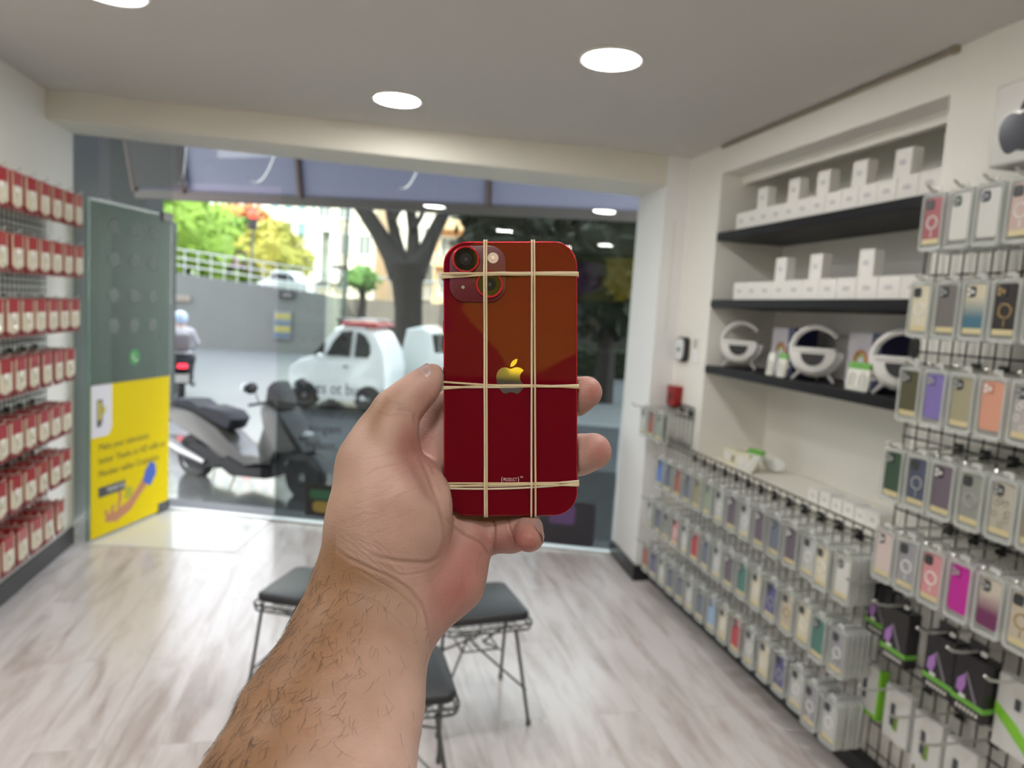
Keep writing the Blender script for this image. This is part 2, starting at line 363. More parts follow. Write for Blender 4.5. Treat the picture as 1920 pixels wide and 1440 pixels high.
# the yellow poster fixed on the leaf: a thing of its own
pz = .905
pt = empty('yellow_poster', (LF[0], LF[1], .02), lang, 'yellow advertising poster on the opened glass door, with a hand picture and black text', 'poster')
YP = mat('poster_yellow', srgb(228,204,2), .6, spec=.15)
m = MB(); m.box((.01,-.008,.0),(LL-.02,-.004,pz)); m.obj('sheet', YP, pt)
m = MB(); m.prism([(.01,.60),(.14,.60),(.165,.615),(.18,.65),(.18,pz),(.01,pz)], 1, -.0095, -.0082); m.obj('white_tab', mat('poster_white', srgb(222,220,228), .35), pt)
m = MB(); m.prism([(.055,.66),(.085,.66),(.10,.69),(.10,.82),(.055,.82)], 1, -.0112, -.0098); m.obj('door_picture', mat('poster_dark', (.05,.05,.04), .4), pt)
m = MB(); m.prism([(.062,.70),(.085,.70),(.085,.81),(.062,.81)], 1, -.0125, -.0115); m.prism([(.10,.73),(.125,.74),(.12,.78),(.10,.775)], 1, -.0122, -.0115); m.obj('door_picture_light', mat('poster_gold', (.6,.5,.05), .4), pt)
PB = mat('poster_text_dark', (.10,.085,.0), .5)
def pmat(x, z): return basis((1,0,0),(0,0,1),(0,-1,0),(x,-.0085,z))
for i, (s, z) in enumerate((('Make your televisions', .535), ('better Thanks to HD mBit on', .455), ('Member nabbe Conjustion', .375))):
    text('poster_text', s, .056, PB, pt, pmat(.07, z), 'LEFT', .0006, .92)
m = MB(); m.box((.07,-.0095,.235),(.30,-.0082,.295), .0003, 1); m.obj('black_badge', mat('badge_black', (.02,.02,.02), .4), pt)
text('badge_text', 'TRENDYOL', .040, mat('badge_white', (.75,.75,.75), .5), pt, basis((1,0,0),(0,0,1),(0,-1,0),(.135,-.0098,.265)), 'LEFT', .0004, .8)
SK = mat('poster_skin', srgb(190,130,90), .5)
m = MB(); m.tube([(.13,-.0086,.095),(.22,-.0086,.085),(.34,-.0086,.12),(.43,-.0086,.19),(.50,-.0086,.25)], [.022,.034,.034,.028,.034], 10, up=(0,0,1), flat=.03)
m.tube([(.14,-.0086,.12),(.13,-.0086,.145)], .012, 8, up=(1,0,0), flat=.06); m.tube([(.18,-.0086,.12),(.20,-.0086,.16)], .012, 8, up=(1,0,0), flat=.06); m.tube([(.24,-.0086,.13),(.26,-.0086,.20),(.25,-.0086,.235)], .013, 8, up=(1,0,0), flat=.06)
m.obj('hand_picture', SK, pt, True)
m = MB(); m.prism([(.47,.24),(.54,.20),(.60,.27),(.59,.34),(.54,.36),(.49,.31)], 1, -.0102, -.0085); m.obj('blue_cuff', mat('poster_blue', srgb(50,90,190), .4), pt)
m = MB(); m.prism([(.30,.17),(.36,.17),(.37,.235),(.31,.245)], 1, -.0100, -.0085); m.obj('green_gift', mat('poster_olive', srgb(175,175,20), .4), pt)
TINT = glassmat('tint_film', tint=(.60,.61,.62), base=.01, haze=.06, hazecol=(.2,.2,.2))
tz = float(onp(590, 757, G0, GN)[2])
m = MB(); gbox(m, .76, TE-.01, .03, tz, -.004, -.002); tag(m.obj('window_film', TINT), 'dark tinted film along the lower part of the fixed shop glass', 'window film')  # added sheet, puts the dark of the shaded street into the glass
# lettering and small posters stuck on the fixed glass
gs = empty('glass_lettering', gp(1.0, -.007, .9), atan2(GD[1], GD[0]), 'mirrored dark sticker lettering on the fixed shop glass beside the hand', 'window lettering')
LT = mat('letter_dark', (.03,.03,.035), .5)
for s, z, x in (('es ot bus', .02, .02), ('nomzTimmir', -.14, .0), ('enngiem', -.25, -.02), ('mgiaem', -.36, -.04)):
    text('letters', s, .11 if z > 0 else .085, LT, gs, basis((1,0,0),(0,0,1),(0,-1,0),(x,0,z)), 'LEFT', .0006, .8)
def glass_poster(name, p0, p1, label):
    a = onp(*p0, G0, GN); b = onp(*p1, G0, GN)
    t0 = np.dot(a-G0, GD); t1 = np.dot(b-G0, GD); z0, z1 = min(a[2],b[2]), max(a[2],b[2])
    e = empty(name, gp((t0+t1)/2, -.007, z0), atan2(GD[1], GD[0]), label, 'poster'); return e, (t1-t0), (z1-z0)
e, w_, h_ = glass_poster('window_poster', (575,905), (645,972), 'small dark poster with green and yellow food photo at foot of glass')
m = MB(); m.box((-w_/2,-.002,0),(w_/2,0,h_)); m.obj('sheet', mat('poster_black', (.02,.02,.02), .3), e)
m = MB(); m.prism(rrect(w_*.8,h_*.3,.02,3,0,h_*.68), 1, -.0035, -.0022); m.obj('green_picture', mat('poster_green', (.03,.12,.06), .4), e)
m = MB(); m.prism(rrect(w_*.7,h_*.34,.03,3,.01,h_*.3), 1, -.0035, -.0022); m.obj('yellow_picture', mat('poster_food', (.30,.22,.05), .4), e)
e, w_, h_ = glass_poster('window_poster', (1012,935), (1112,1026), 'dark poster with purple phone picture at foot of glass near column')
m = MB(); m.prism(rrect(w_,h_,.02,3,0,h_/2), 1, -.002, 0); m.obj('sheet', mat('poster_ink', (.035,.033,.045), .3), e)
m = MB(); m.prism(rrect(w_*.45,h_*.45,.02,3,-.03,h_*.7), 1, -.0035, -.0022); m.obj('purple_picture', mat('poster_purple', (.13,.07,.20), .4), e)
# ================================================================= RIGHT SIDE: SHELVES
ORD = ['first','second','third','fourth','fifth','sixth','seventh','eighth','ninth','tenth','eleventh','twelfth','thirteenth','fourteenth','fifteenth','sixteenth','seventeenth']
for i, (z, lb) in enumerate(((1.935,'black wall shelf carrying the upper row of small white boxes'),(1.60,'black wall shelf carrying the lower row of small white boxes'),(1.265,'black wall shelf under the round white lamp speakers'))):
    m = MB(); m.box((1.775,1.95,z-.019),(2.155,3.345,z+.019), .003); tag(m.obj('wall_shelf', SHELF), lb, 'shelf', 'black shelves in the alcove')
m = MB(); m.box((1.774,1.95,.767),(2.155,3.345,.797), .003); tag(m.obj('countertop', mat('cream_laminate', (.90,.88,.80), .4)), 'cream worktop of the alcove above the rows of phone cases', 'worktop')
BOXM = mat('white_carton', (.80,.79,.76), .5); PRN = mat('carton_print', (.55,.55,.56), .5); PRS = mat('carton_side', (.62,.60,.56), .55)
def carton(loc, w, h, d, label, group, print_=True, first=[None]):
    t = empty('small_white_box', loc, 0, label, 'box', group)
    m = MB(); m.box((0,-w/2,0),(d,w/2,h), .0015, 1); m.obj('carton', BOXM, t)
    m = MB(); m.prism([(-w*.18,h*.42),(-w*.03,h*.40),(w*.2,h*.44),(w*.19,h*.58),(w*.05,h*.62),(-w*.1,h*.60),(-w*.19,h*.56)], 0, -.0012, -.0002); m.obj('print', PRN, t)
    return t
def rowbox(z0, ys, h, up, uph, name):
    w = abs(ys[0]-ys[1])*.97
    for i, y in enumerate(ys):
        carton((1.80,y,z0), w, h, .09, '%s small white box from the street end in the %s shelf row' % (ORD[i], name), 'small white boxes lined up on the %s shelf' % name)
    for i, y in enumerate(up):
        carton((1.805,y,z0+h), .078, uph, .045, '%s upright small white box from the street end, standing on the %s row' % (ORD[i], name), 'upright white boxes on top of the %s row' % name)
ys = list(np.linspace(3.16, 2.01, 13))
up1 = [on(x, 345, 0, 1.80)[1] for x in (1430,1487,1541,1607,1686)]
rowbox(1.954, ys, .082, up1, .095, 'upper')
ys = list(np.linspace(3.12, 2.03, 11))
up2 = [on(x, 500, 0, 1.80)[1] for x in (1462,1527,1621)]
rowbox(1.619, ys, .082, up2, .10, 'lower')

# round lamp speakers on the third shelf
LW = mat('lamp_white_plastic', (.78,.78,.76), .28); LD = mat('speaker_dark', (.03,.03,.035), .5); LGr = mat('lamp_grey', (.45,.45,.44), .4)
def lamp_speaker(y, label):
    t = empty('lamp_speaker', (1.90,y,1.284), radians(38), label, 'speaker lamp', 'round white lamp speakers on the third shelf')
    R_, c = .100, .128
    m = MB(); pts = [(0, -R_*cos(a), c+R_*sin(a)) for a in np.linspace(radians(38), radians(358), 48)]   # open at the upper right
    m.tube(pts, .022, 10, up=(1,0,0), flat=.55); m.obj('ring', LW, t, True)
    m = MB(); m.prism([(R_*cos(a)*.93, c+R_*sin(a)*.93) for a in np.linspace(pi, 2*pi, 20)], 0, -.045, .045, .006); m.obj('speaker_body', LW, t, True)
    m = MB(); m.prism([(R_*cos(a)*.48, c-.012+R_*sin(a)*.50) for a in np.linspace(pi, 2*pi, 14)], 0, -.049, -.044); m.obj('grille', LD, t)
    m = MB(); m.box((-.052,-.088,c-.002),(.052,.088,c+.012), .005); m.obj('charging_plate', LW, t, True)
    for sy in (-1, 1):
        m = MB(); m.cyl((-.01,sy*.05,c-.085),(-.02,sy*.085,.001), .010, .006, 10); m.obj('foot', LGr, t, True)
    m = MB(); m.cyl((.03,0,c-.09),(.05,0,.001), .010, .006, 10); m.obj('foot', LGr, t, True)
    return t
lsy = [on(x, 655, 0, 1.89)[1] for x in (1387,1527,1692)]
for y, lb in zip(lsy, ('round white lamp speaker standing nearest the street end of the shelf','round white lamp speaker between the two rainbow printed boxes','round white lamp speaker partly hidden behind the hanging cases')): lamp_speaker(y, lb)
NAVY = mat('navy_card', (.014,.014,.075), .4)
def rainbow_box(y, label):
    t = empty('rainbow_box', (1.97,y,1.284), radians(-6), label, 'box', 'rainbow printed boxes behind the lamp speakers')
    m = MB(); m.box((0,-.095,0),(.10,.075,.215), .002); m.obj('carton', mat('lilac_card', (.62,.60,.66), .4), t)
    m = MB(); m.box((-.012,-.16,0),(.10,-.096,.218), .002); n = m.obj('navy_side', NAVY, t)
    for k in range(3):
        m = MB(); m.box((-.0135,-.142+(.002*k),.035+.05*k),(-.0125,-.112,.048+.05*k)); m.obj('white_print', PRS, n)
    for k, c in enumerate(((.50,.10,.07),(.60,.35,.05),(.25,.42,.12))):
        m = MB(); m.tube([(-.0012,-.02+(.045-.009*k)*cos(a),.10+(.045-.009*k)*sin(a)) for a in np.linspace(0,pi,12)], .004, 6, up=(1,0,0), flat=.9); m.obj('rainbow_band', mat('rainbow_%d' % k, c, .5), t, True)
    return t
for px_, lb in ((1462,'box printed with rainbow and navy side, between first two lamp speakers'),(1612,'box printed with rainbow and navy side, between last two lamp speakers')):
    rainbow_box(on(px_, 640, 0, 1.97)[1], lb)
def bag(x, y, z, rx, ry, label, grp, w=.055, h=.105, top=True, cable=True):
    t = empty('cable_pack', (x,y,z), 0, label, 'retail pack', grp); t.rotation_euler = (0, ry, rx)
    m = MB(); m.prism(rrect(w,h,.006,3,0,h/2), 0, -.006, .006, .002); m.obj('pouch', mat('pouch_white', (.74,.74,.68), .3), t)
    if top:
        m = MB(); m.box((-.0075,-w/2,h*.80),(.0075,w/2,h+.004), .001); m.obj('green_header', mat('header_green', (.13,.40,.05), .35), t)
    m = MB(); m.tube([(-.009,-w*.2,h*.15),(-.010,-w*.22,h*.55),(-.010,0,h*.68),(-.010,w*.2,h*.5),(-.009,w*.2,h*.15)], .004, 7); m.obj('coiled_cable', LW, t, True)
    return t
for i, (px_, wd) in enumerate(((1444,.05),(1465,.06),(1600,.06),(1620,.06))):
    bag(1.815, on(px_, 690, 0, 1.815)[1], 1.286, 0, radians(6), ['plain white cable pack leaning beside the first rainbow box','green topped cable pack leaning beside the first rainbow box','white cable pack with green band before the second rainbow box','green banded cable pack nearest the last lamp speaker'][i], 'cable packs on the third shelf', wd, .10, i > 0)
# things on the worktop
def chargerbox(y, label):
    t = empty('charger_box', (1.90,y,.797), radians(12), label, 'box', 'charger boxes on the worktop')
    m = MB(); m.box((-.02,-.045,0),(.05,.045,.082), .002); m.obj('carton', mat('cream_card', (.76,.73,.58), .5), t)
    m = MB(); m.lathe([(.0,-.001),(.024,-.001),(.024,.0015),(.0,.0015)], seg=20, axis=0, c=(-.0218,.012,.045)); m.obj('round_print', BOXM, t, True)
    m = MB(); m.prism(rrect(.014,.032,.004,2,-.028,.035), 0, -.0215, -.0203); m.obj('dark_print', mat('print_brown', (.12,.11,.08), .5), t)
for px_, lb in ((1374,'cream charger box at the street end of the worktop'),(1399,'cream charger box beside the green headed cable packs')): chargerbox(on(px_, 845, 0, 1.90)[1], lb)
for px_, lb in ((1432,'green headed cable pack lying nearest the charger boxes'),(1466,'green headed cable pack leaning nearest the crumpled plastic')):
    y = on(px_, 885, 2, .80)[1]; bag(1.86, y, .80, radians(20), radians(42), lb, 'green headed packs on the worktop', .085, .13)
t = empty('plastic_bag', (2.04, on(1508,880,2,.81)[1], .797), 0, 'crumpled clear plastic bag with white cable on worktop', 'plastic bag')
m = MB(); m.ball((0,0,.03), .06, 20, 14, (.7,1.2,.5))
for v in m.bm.verts:
    n = mnoise.noise(Vector(v.co)*45)*.016; v.co += v.co.normalized()*n; v.co.z = max(v.co.z, .001)
m.obj('bag', mat('clear_plastic', (.85,.86,.84), .15, spec=.8), t)
m = MB(); m.tube([(-.04+.0*k,.05*cos(k*.7),.045+.02*sin(k*.9)) for k in range(12)], .004, 6); m.obj('cable', LW, t, True)
cb = [(1527,903),(1549,910),(1571,916),(1594,922),(1617,930),(1640,938)]
for i, (px_, py_) in enumerate(cb):
    p = on(px_, py_+12, 2, .797); t = carton((1.86, p[1]*0+on(px_, py_, 0, 1.86)[1], .797), .062, .055+.006*(i % 2), .07, '%s tiny cream box from the street end on the worktop' % ORD[i], 'tiny boxes along the worktop')
    t.name = 'tiny_box'

# gadgets on the pier beside the column
gy = on(1283, 655, 0, 1.775)
t = empty('wall_dial', (1.78, gy[1], gy[2]), 0, 'round edged white wall device in black frame above the red box', 'wall device')
m = MB(); m.prism(rrect(.115,.135,.03,6), 0, -.03, 0, .005); m.obj('housing', mat('device_black', (.02,.02,.02), .4), t, True)
m = MB(); m.prism(rrect(.092,.118,.035,6), 0, -.0385, -.0305, .003); m.obj('face', mat('device_white', (.78,.80,.82), .3), t, True)
m = MB(); m.prism([(-.02,-.012),(.02,-.012),(.024,.004),(.0,.012),(-.022,.005)], 0, -.0405, -.039); m.obj('grey_mark', mat('mark_grey', (.20,.27,.28), .5), t)
gy = on(1306, 655, 0, 1.775)
t = empty('light_switch', (1.78, gy[1]+.0, gy[2]), 0, 'white light switch plate beside the round wall device', 'switch')
m = MB(); m.prism(rrect(.055,.14,.006,3), 0, -.011, 0, .002); m.obj('plate', WHITE, t); m = MB(); m.prism(rrect(.03,.05,.003,3,0,.03), 0, -.016, -.0115, .001); m.obj('rocker', mat('rocker_beige', (.5,.46,.38), .4), t)
gy = on(1271, 742, 0, 1.775)
t = empty('alarm_box', (1.78, gy[1], gy[2]), 0, 'small dark red alarm box on the pier under the wall device', 'alarm box')
m = MB(); m.prism([(-.045,-.055),(.045,-.055),(.05,.055),(-.05,.055)], 0, -.05, 0, .006); m.obj('case', mat('alarm_red', (.30,.008,.010), .35), t)
m = MB(); m.lathe([(.0,0),(.020,0),(.020,.004),(.0,.004)], seg=18, axis=0, c=(-.0545,0,.0)); m.obj('button', mat('alarm_dark', (.12,.01,.01), .3), t, True)

# glossy light box with the fruit logo on the near wall
def svg_logo():
    """outline of a bitten apple and its leaf, unit height"""
    s1 = [(12.152,6.896),[(-.948,0,-2.415,-1.078,-3.96,-1.04),(-2.04,.027,-3.91,1.183,-4.961,3.014),(-2.117,3.675,-.546,9.103,1.519,12.09),(1.013,1.454,2.208,3.09,3.792,3.039),(1.52,-.065,2.09,-.987,3.935,-.987),(1.831,0,2.35,.987,3.96,.948),(1.637,-.026,2.676,-1.48,3.676,-2.948),(1.156,-1.688,1.636,-3.325,1.662,-3.415),(-.039,-.013,-3.182,-1.221,-3.22,-4.857),(-.026,-3.04,2.48,-4.494,2.597,-4.559),(-1.429,-2.09,-3.623,-2.324,-4.39,-2.376),(-2,-.156,-3.675,1.09,-4.61,1.09)]]
    s2 = [(15.53,3.83),[(.843,-1.012,1.4,-2.427,1.245,-3.83),(-1.207,.052,-2.662,.805,-3.532,1.818),(-.78,.896,-1.454,2.338,-1.273,3.714),(1.338,.104,2.715,-.688,3.559,-1.701)]]
    out = []
    for (x, y), segs in (s1, s2):
        pts = []
        for (a,b,c,d,e,f) in segs:
            for k in range(8):
                t = k/8; u = 1-t
                pts.append((x+3*u*u*t*a+3*u*t*t*c+t**3*e, y+3*u*u*t*b+3*u*t*t*d+t**3*f))
            x += e; y += f
        out.append([((p[0]-12.1)/24, (12-p[1])/24) for p in pts])
    return out
LOGO = svg_logo()
X = 1.60; q0 = on(1858, 225, 0, X); q1 = on(1853, 316, 0, X); qt = on(1862, 163, 0, X)
t = empty('light_box', (X, q0[1], q1[2]), 0, 'glossy white box sign with a bitten fruit logo, high above the near cases', 'sign')
hh = float(qt[2]-q1[2])
m = MB(); m.box((0,-.62,0),(.18,0,hh), .012, 3); m.obj('casing', mat('gloss_white', (.80,.80,.78), .12, coat=.6), t, True)
LH = .132
m = MB(); ly = float(on(1911, 240, 0, X)[1]-q0[1]); lz = hh*.60-.034
for pl in LOGO: m.prism([(-u*LH+ly, v*LH+lz) for u, v in pl], 0, -.004, -.0005)
m.obj('logo', mat('logo_steel', (.075,.08,.095), .15, metal=.5), t)

# ================================================================= WIRE GRIDS AND HOOKS
def grid(x, ya, yb, z0, z1, dy, zs, label, rail=True, side=-1):
    t = empty('wire_grid', (x, yb, z0), 0, label, 'grid panel', 'black wire display grids')
    m = MB(); n = int(round((ya-yb)/dy))
    for k in range(n+1):
        y = (ya-yb)*k/n; m.cyl((0,y,0),(0,y,z1-z0), .0028, seg=5)
    m.obj('upright_wires', BLACKW, t)
    m = MB()
    for z in zs: m.cyl((side*.004,0,z-z0),(side*.004,ya-yb,z-z0), .0032, seg=5)
    m.cyl((side*.004,0,0),(side*.004,ya-yb,0), .004, seg=5); m.cyl((side*.004,0,z1-z0),(side*.004,ya-yb,z1-z0), .004, seg=5)
    m.obj('cross_wires', BLACKW, t)
    return t
NR = [1.895,1.655,1.415,1.175,.935,.69,.44,.20]       # hook heights of the near panel
grid(1.765, 1.95, .62, .05, 1.935, .05, [z+o for z in NR for o in (.0,.035,-.09)], 'tall black wire grid panel covered with cases, nearest the camera')
LR = [.800,.560,.322]
grid(1.765, 3.68, 1.985, .085, .83, .05, [z+o for z in LR for o in (0,.03,-.12)], 'long low black wire grid under the alcove worktop')
grid(1.765, 3.70, 3.40, .845, 1.05, .05, [1.02,.99], 'small black wire grid on the pier under the red alarm box')
HKM = mat('hook_steel', (.60,.61,.58), .3, metal=.6)
hk_me = None
def hook_proto(nm, L, white):
    m = MB(); m.tube([(0,0,0),(-L*.8,0,-.002),(-L*.93,0,.004),(-L,0,.016)], .0040, 6)
    me_o = m.obj('prong', HKM, None, True)
    m = MB(); m.box((-.002,-.016,-.022),(.006,.016,.016), .002, 1); cl = m.obj('clip', BLACK)
    return me_o, cl
HP, HC = hook_proto('a', .245, False); HPS, _c = hook_proto('b', .15, False); bpy.data.objects.remove(_c)
HP.hide_render = HC.hide_render = HPS.hide_render = False
def hook(x, y, z, prong, clip, rz, label, group):
    t = empty('display_hook', (x,y,z), rz, label, 'hook', group)
    a = prong.copy(); COL.objects.link(a); a.parent = t
    b = clip.copy(); COL.objects.link(b); b.parent = t
    return t

# ---- blister packs with phone cases
def shellmat(name, col, a):
    m = mat(name, col, .18, spec=.7); m.node_tree.nodes['Principled BSDF'].inputs['Alpha'].default_value = a; return m
SHM = shellmat('blister_plastic', (.66,.69,.67), .55)
SHM2 = shellmat('blister_plastic_clear', (.85,.87,.85), .5)
def pack_meshes():
    PW, PH, PT = .078, .158, .020
    # shell: frame with raised rim, open window in front, thin back
    m = MB(); o = rrect(PW,PH,.012,4,0,-PH/2-.006); i = rrect(PW-.014,PH-.020,.008,4,0,-PH/2-.006)
    def ring(pts, y): return [m.bm.verts.new((p[0],y,p[1])) for p in pts]
    R1 = ring(o, PT*.15); R2 = ring(o, -PT*.55); R3 = ring(i, -PT*.55); R4 = ring(i, -PT*.30)
    n = len(o)
    for A, B in ((R1,R2),(R2,R3),(R3,R4)):
        for k in range(n): m.bm.faces.new((A[k],A[(k+1)%n],B[(k+1)%n],B[k]))
    m.bm.faces.new(R1[::-1])
    bmesh.ops.recalc_face_normals(m.bm, faces=m.bm.faces)
    sh = m.obj('blister_shell', SHM, None, True)
    m = MB(); m.prism(rrect(.030,.022,.008,4,0,-.001), 1, -.0015, .0015); m.bm.verts.ensure_lookup_table(); tab = m.obj('hang_tab', SHM2)
    return sh, tab
SHELL, TAB = pack_meshes()
CW, CHT, CZ = .060, .122, -.080
def case_mesh(name, m0, m1=None, style=0, ringm=None, camm=None):
    """phone case plate; style bits: 1 magnetic ring, 2 lower half second colour, 4 three lens bump, 8 flower pattern"""
    mats = [m0, m1 or m0, ringm or WHITE, camm or mat('case_camera', (.04,.045,.05), .3)]
    m = MB(); y0, y1 = -.0070, .0
    if style & 2:
        m.mi = 0; m.prism(rrect(CW,CHT,.011,4,0,CZ), 1, y0, y1)
        m.mi = 1; m.prism([(CW/2-.001,CZ-.001),(-CW/2+.001,CZ-.001)]+[(-CW/2+.001+.010*(1-cos(a)), CZ-CHT/2+.011-.010*sin(a)) for a in np.linspace(0,pi/2,4)]+[(CW/2-.001-.010*(1-cos(a)), CZ-CHT/2+.011-.010*sin(a)) for a in np.linspace(pi/2,0,4)], 1, y0-.0008, y0-.0001)
    else:
        m.prism(rrect(CW,CHT,.011,4,0,CZ), 1, y0, y1)
    if style & 1:
        m.mi = 2; m.tube([(.017*cos(a), y0-.0004, CZ-.006+.017*sin(a)) for a in [2*pi*k/20 for k in range(20)]], .0026, 5, closed=True, up=(0,1,0))
        m.box((-.0016,y0-.001,CZ-.045),(.0016,y0-.0001,CZ-.028))
    m.mi = 3; m.prism(rrect(.026,.027,.007,3,-.013,CZ+CHT/2-.019), 1, y0-.0022, y0-.0001)
    if style & 4 or style == 0:
        for (u, v) in ((-.019,.011),(-.019,-.001),(-.007,.005)):
            m.mi = 2; m.lathe([(.0,0),(.0052,0),(.0052,.0012),(0,.0012)], seg=10, axis=1, c=(u, y0-.0036, CZ+CHT/2-.024+v))
    if style & 8:
        m.mi = 1
        for k in range(7):
            a = k*2.4; m.tube([(-.002+.018*cos(a)+.007*cos(b), y0-.0003, CZ-.012+.03*sin(a)+.007*sin(b)) for b in [2*pi*j/8 for j in range(8)]], .0012, 4, closed=True, up=(0,1,0))
    return m.obj('phone_case', mats)
INS = mat('insert_cream', (.66,.58,.34), .4, metal=.2)
m = MB(); m.box((-.028,-.0085,CZ-CHT/2-.004),(.028,-.0072,CZ-CHT/2+.010)); INSERT = m.obj('gold_strip', INS)
def cm(n, c, r=.35): return mat('case_'+n, c, r)
def fade(n, top, bot):
    m = mat('fade_'+n, top, .35); nt = m.node_tree; p = nt.nodes['Principled BSDF']; tc = nt.nodes.new('ShaderNodeTexCoord'); sx = nt.nodes.new('ShaderNodeSeparateXYZ'); mr = nt.nodes.new('ShaderNodeMapRange'); mx = nt.nodes.new('ShaderNodeMix'); mx.data_type = 'RGBA'
    mr.inputs['From Min'].default_value = CZ-.025; mr.inputs['From Max'].default_value = CZ+.030; mx.inputs[6].default_value = (*bot, 1); mx.inputs[7].default_value = (*top, 1)
    nt.links.new(tc.outputs['Object'], sx.inputs[0]); nt.links.new(sx.outputs['Z'], mr.inputs['Value']); nt.links.new(mr.outputs[0], mx.inputs[0]); nt.links.new(mx.outputs[2], p.inputs['Base Color']); return m
KINDS_ = {}
def K(key, *a, **k): KINDS_[key] = case_mesh(key, *a, **k)
RW = mat('ring_white', (.75,.74,.72), .3); RG = mat('ring_grey', (.35,.36,.37), .3); GOLD = mat('case_gold', (.62,.45,.22), .25, metal=.7)
K('rose red', cm('rosered',(.36,.10,.12)), None, 1, RW); K('white', cm('white',(.66,.66,.63)), None, 4, RG, mat('cam_green',(.06,.10,.07),.3))
K('white navy', cm('white2',(.64,.65,.63)), None, 4, RG, mat('cam_navy',(.05,.06,.10),.3)); K('pink beige', cm('pinkbeige',(.55,.42,.38)), None, 1, RW)
K('cream', cm('cream',(.66,.62,.48)), None, 1, RW); K('taupe', cm('taupe',(.17,.155,.15)), None, 4, RG)
K('blue fade', fade('blue',(.60,.56,.42),(.06,.16,.23)), None, 4, RW); K('black gold', cm('blk',(.03,.028,.03)), GOLD, 1|4, GOLD)
K('olive', cm('olive',(.085,.08,.045)), None, 4, RG); K('violet', cm('violet',(.20,.16,.42)), None, 4, RG, mat('cam_violet',(.16,.13,.33),.3))
K('khaki', cm('khaki',(.33,.31,.21)), None, 4, RG); K('salmon', cm('salmon',(.62,.31,.22)), None, 4, RW, mat('cam_salmon',(.55,.27,.2),.3))
K('flower', cm('greyfl',(.40,.38,.37)), RW, 8|4, RG); K('dark green', cm('dgreen',(.035,.075,.05)), None, 4, RG); K('navy', cm('navy',(.07,.085,.14)), None, 1, RG)
K('plum', cm('plum',(.14,.115,.15)), None, 4, RW); K('grey ring', cm('grey',(.26,.27,.25)), None, 1, RG); K('marble', cm('marble',(.42,.40,.34)), mat('marble_vein',(.25,.24,.2),.3), 8|4, RG)
K('brown', cm('brown',(.30,.24,.17)), None, 1, RW); K('pale pink', cm('palepink',(.62,.52,.50)), None, 4, RW); K('lilac grey', cm('lilacgrey',(.30,.30,.33)), None, 1, RW)
K('pink', cm('pink',(.60,.27,.29)), None, 1, RW); K('magenta', cm('magenta',(.48,.02,.30)), None, 4, RG, mat('cam_mag',(.36,.02,.23),.3))
K('purple fade', fade('purple',(.55,.50,.42),(.15,.03,.10)), None, 4, RG); K('beige', cm('beige',(.50,.45,.36)), None, 1, GOLD)
K('bright blue', cm('bblue',(.10,.22,.58)), None, 4, RG); K('brick', cm('brick',(.35,.10,.07)), None, 4, RG); K('slate', cm('slate',(.15,.17,.22)), None, 4, RG)
K('sage', cm('sage',(.30,.36,.28)), None, 4, RG); K('silver', cm('silver',(.50,.52,.52)), None, 1, RW); K('teal', cm('tealp',(.07,.19,.17)), None, 4, RG)
K('light blue', cm('lblue',(.28,.42,.62)), None, 4, RG); K('red', cm('redp',(.45,.05,.06)), None, 4, RG); K('indigo', cm('indigo',(.10,.10,.25)), None, 1, RG)
NAME = {'white navy':'white case with navy camera','white':'white case with green camera','blue fade':'cream to blue fading case','black gold':'black and gold case','purple fade':'cream to burgundy fading case','flower':'grey flower patterned case','marble':'marble patterned case'}
def cname(k): return NAME.get(k, k+' case')
def pack(x, y, z, rz, kind, label, group, insert=True, stacked=False):
    t = empty('phone_case_pack', (x,y,z), rz, label, 'phone case', group)
    a = SHELL.copy(); COL.objects.link(a); a.parent = t
    if not stacked:
        a = TAB.copy(); COL.objects.link(a); a.parent = t
        if insert: a = INSERT.copy(); COL.objects.link(a); a.parent = t
    a = KINDS_[kind].copy(); COL.objects.link(a); a.parent = t
    return t
near = [['rose red','white','white navy','pink beige','cream','silver'],
        ['cream','taupe','blue fade','black gold','brown','flower'],
        ['olive','violet','khaki','salmon','flower','navy'],
        ['dark green','navy','plum','grey ring','marble','brown'],
        ['pale pink','lilac grey','pink','magenta','purple fade','beige']]
Y0 = [1.700,1.706,1.710,1.735,1.735]
RN = ['top row','second row from the top','third row from the top','fourth row from the top','fifth row from the top']
for r, row in enumerate(near):
    ys = [Y0[r]-.0895*c for c in range(6)]
    for c, k in enumerate(row):
        z = NR[r]; nm = '%s of near grid, %s peg from alcove' % (RN[r].replace(' from the top',''), ORD[c])
        hook(1.762, ys[c], z, HP, HC, 0, 'steel display hook in the '+nm, 'hooks on the tall near grid')
        for j in range(4):
            x = 1.553+.030*j
            if j == 0: lb = cname(k)+' pack, %s of near grid, %s peg' % (RN[r].replace(' from the top',''), ORD[c])
            else: lb = 'pack behind the %s, near grid %s, %s peg' % (cname(k), RN[r].replace(' from the top',''), ORD[c])
            pack(x, ys[c]+random.uniform(-.002,.002), z+.004-.0008*j, -pi/2+random.uniform(-.03,.03), k, lb, ('front packs of the tall near grid' if j == 0 else 'packs behind the %s in the %s of the near grid' % (cname(k), RN[r])), insert=k not in ('magenta','white','white navy','violet','salmon','purple fade'), stacked=j > 0)
low = [['bright blue','slate','brick','slate','khaki','sage','silver','plum','silver','plum','slate','plum','silver','cream','white'],
       ['silver','slate','grey ring','pink','silver','red','slate','silver','plum','teal','cream','indigo','beige','cream','teal','lilac grey'],
       ['brick','indigo','silver','slate','slate','silver','slate','light blue','cream','red','silver','cream','indigo','silver','lilac grey','silver']]
LN = ['upper','middle','lowest']
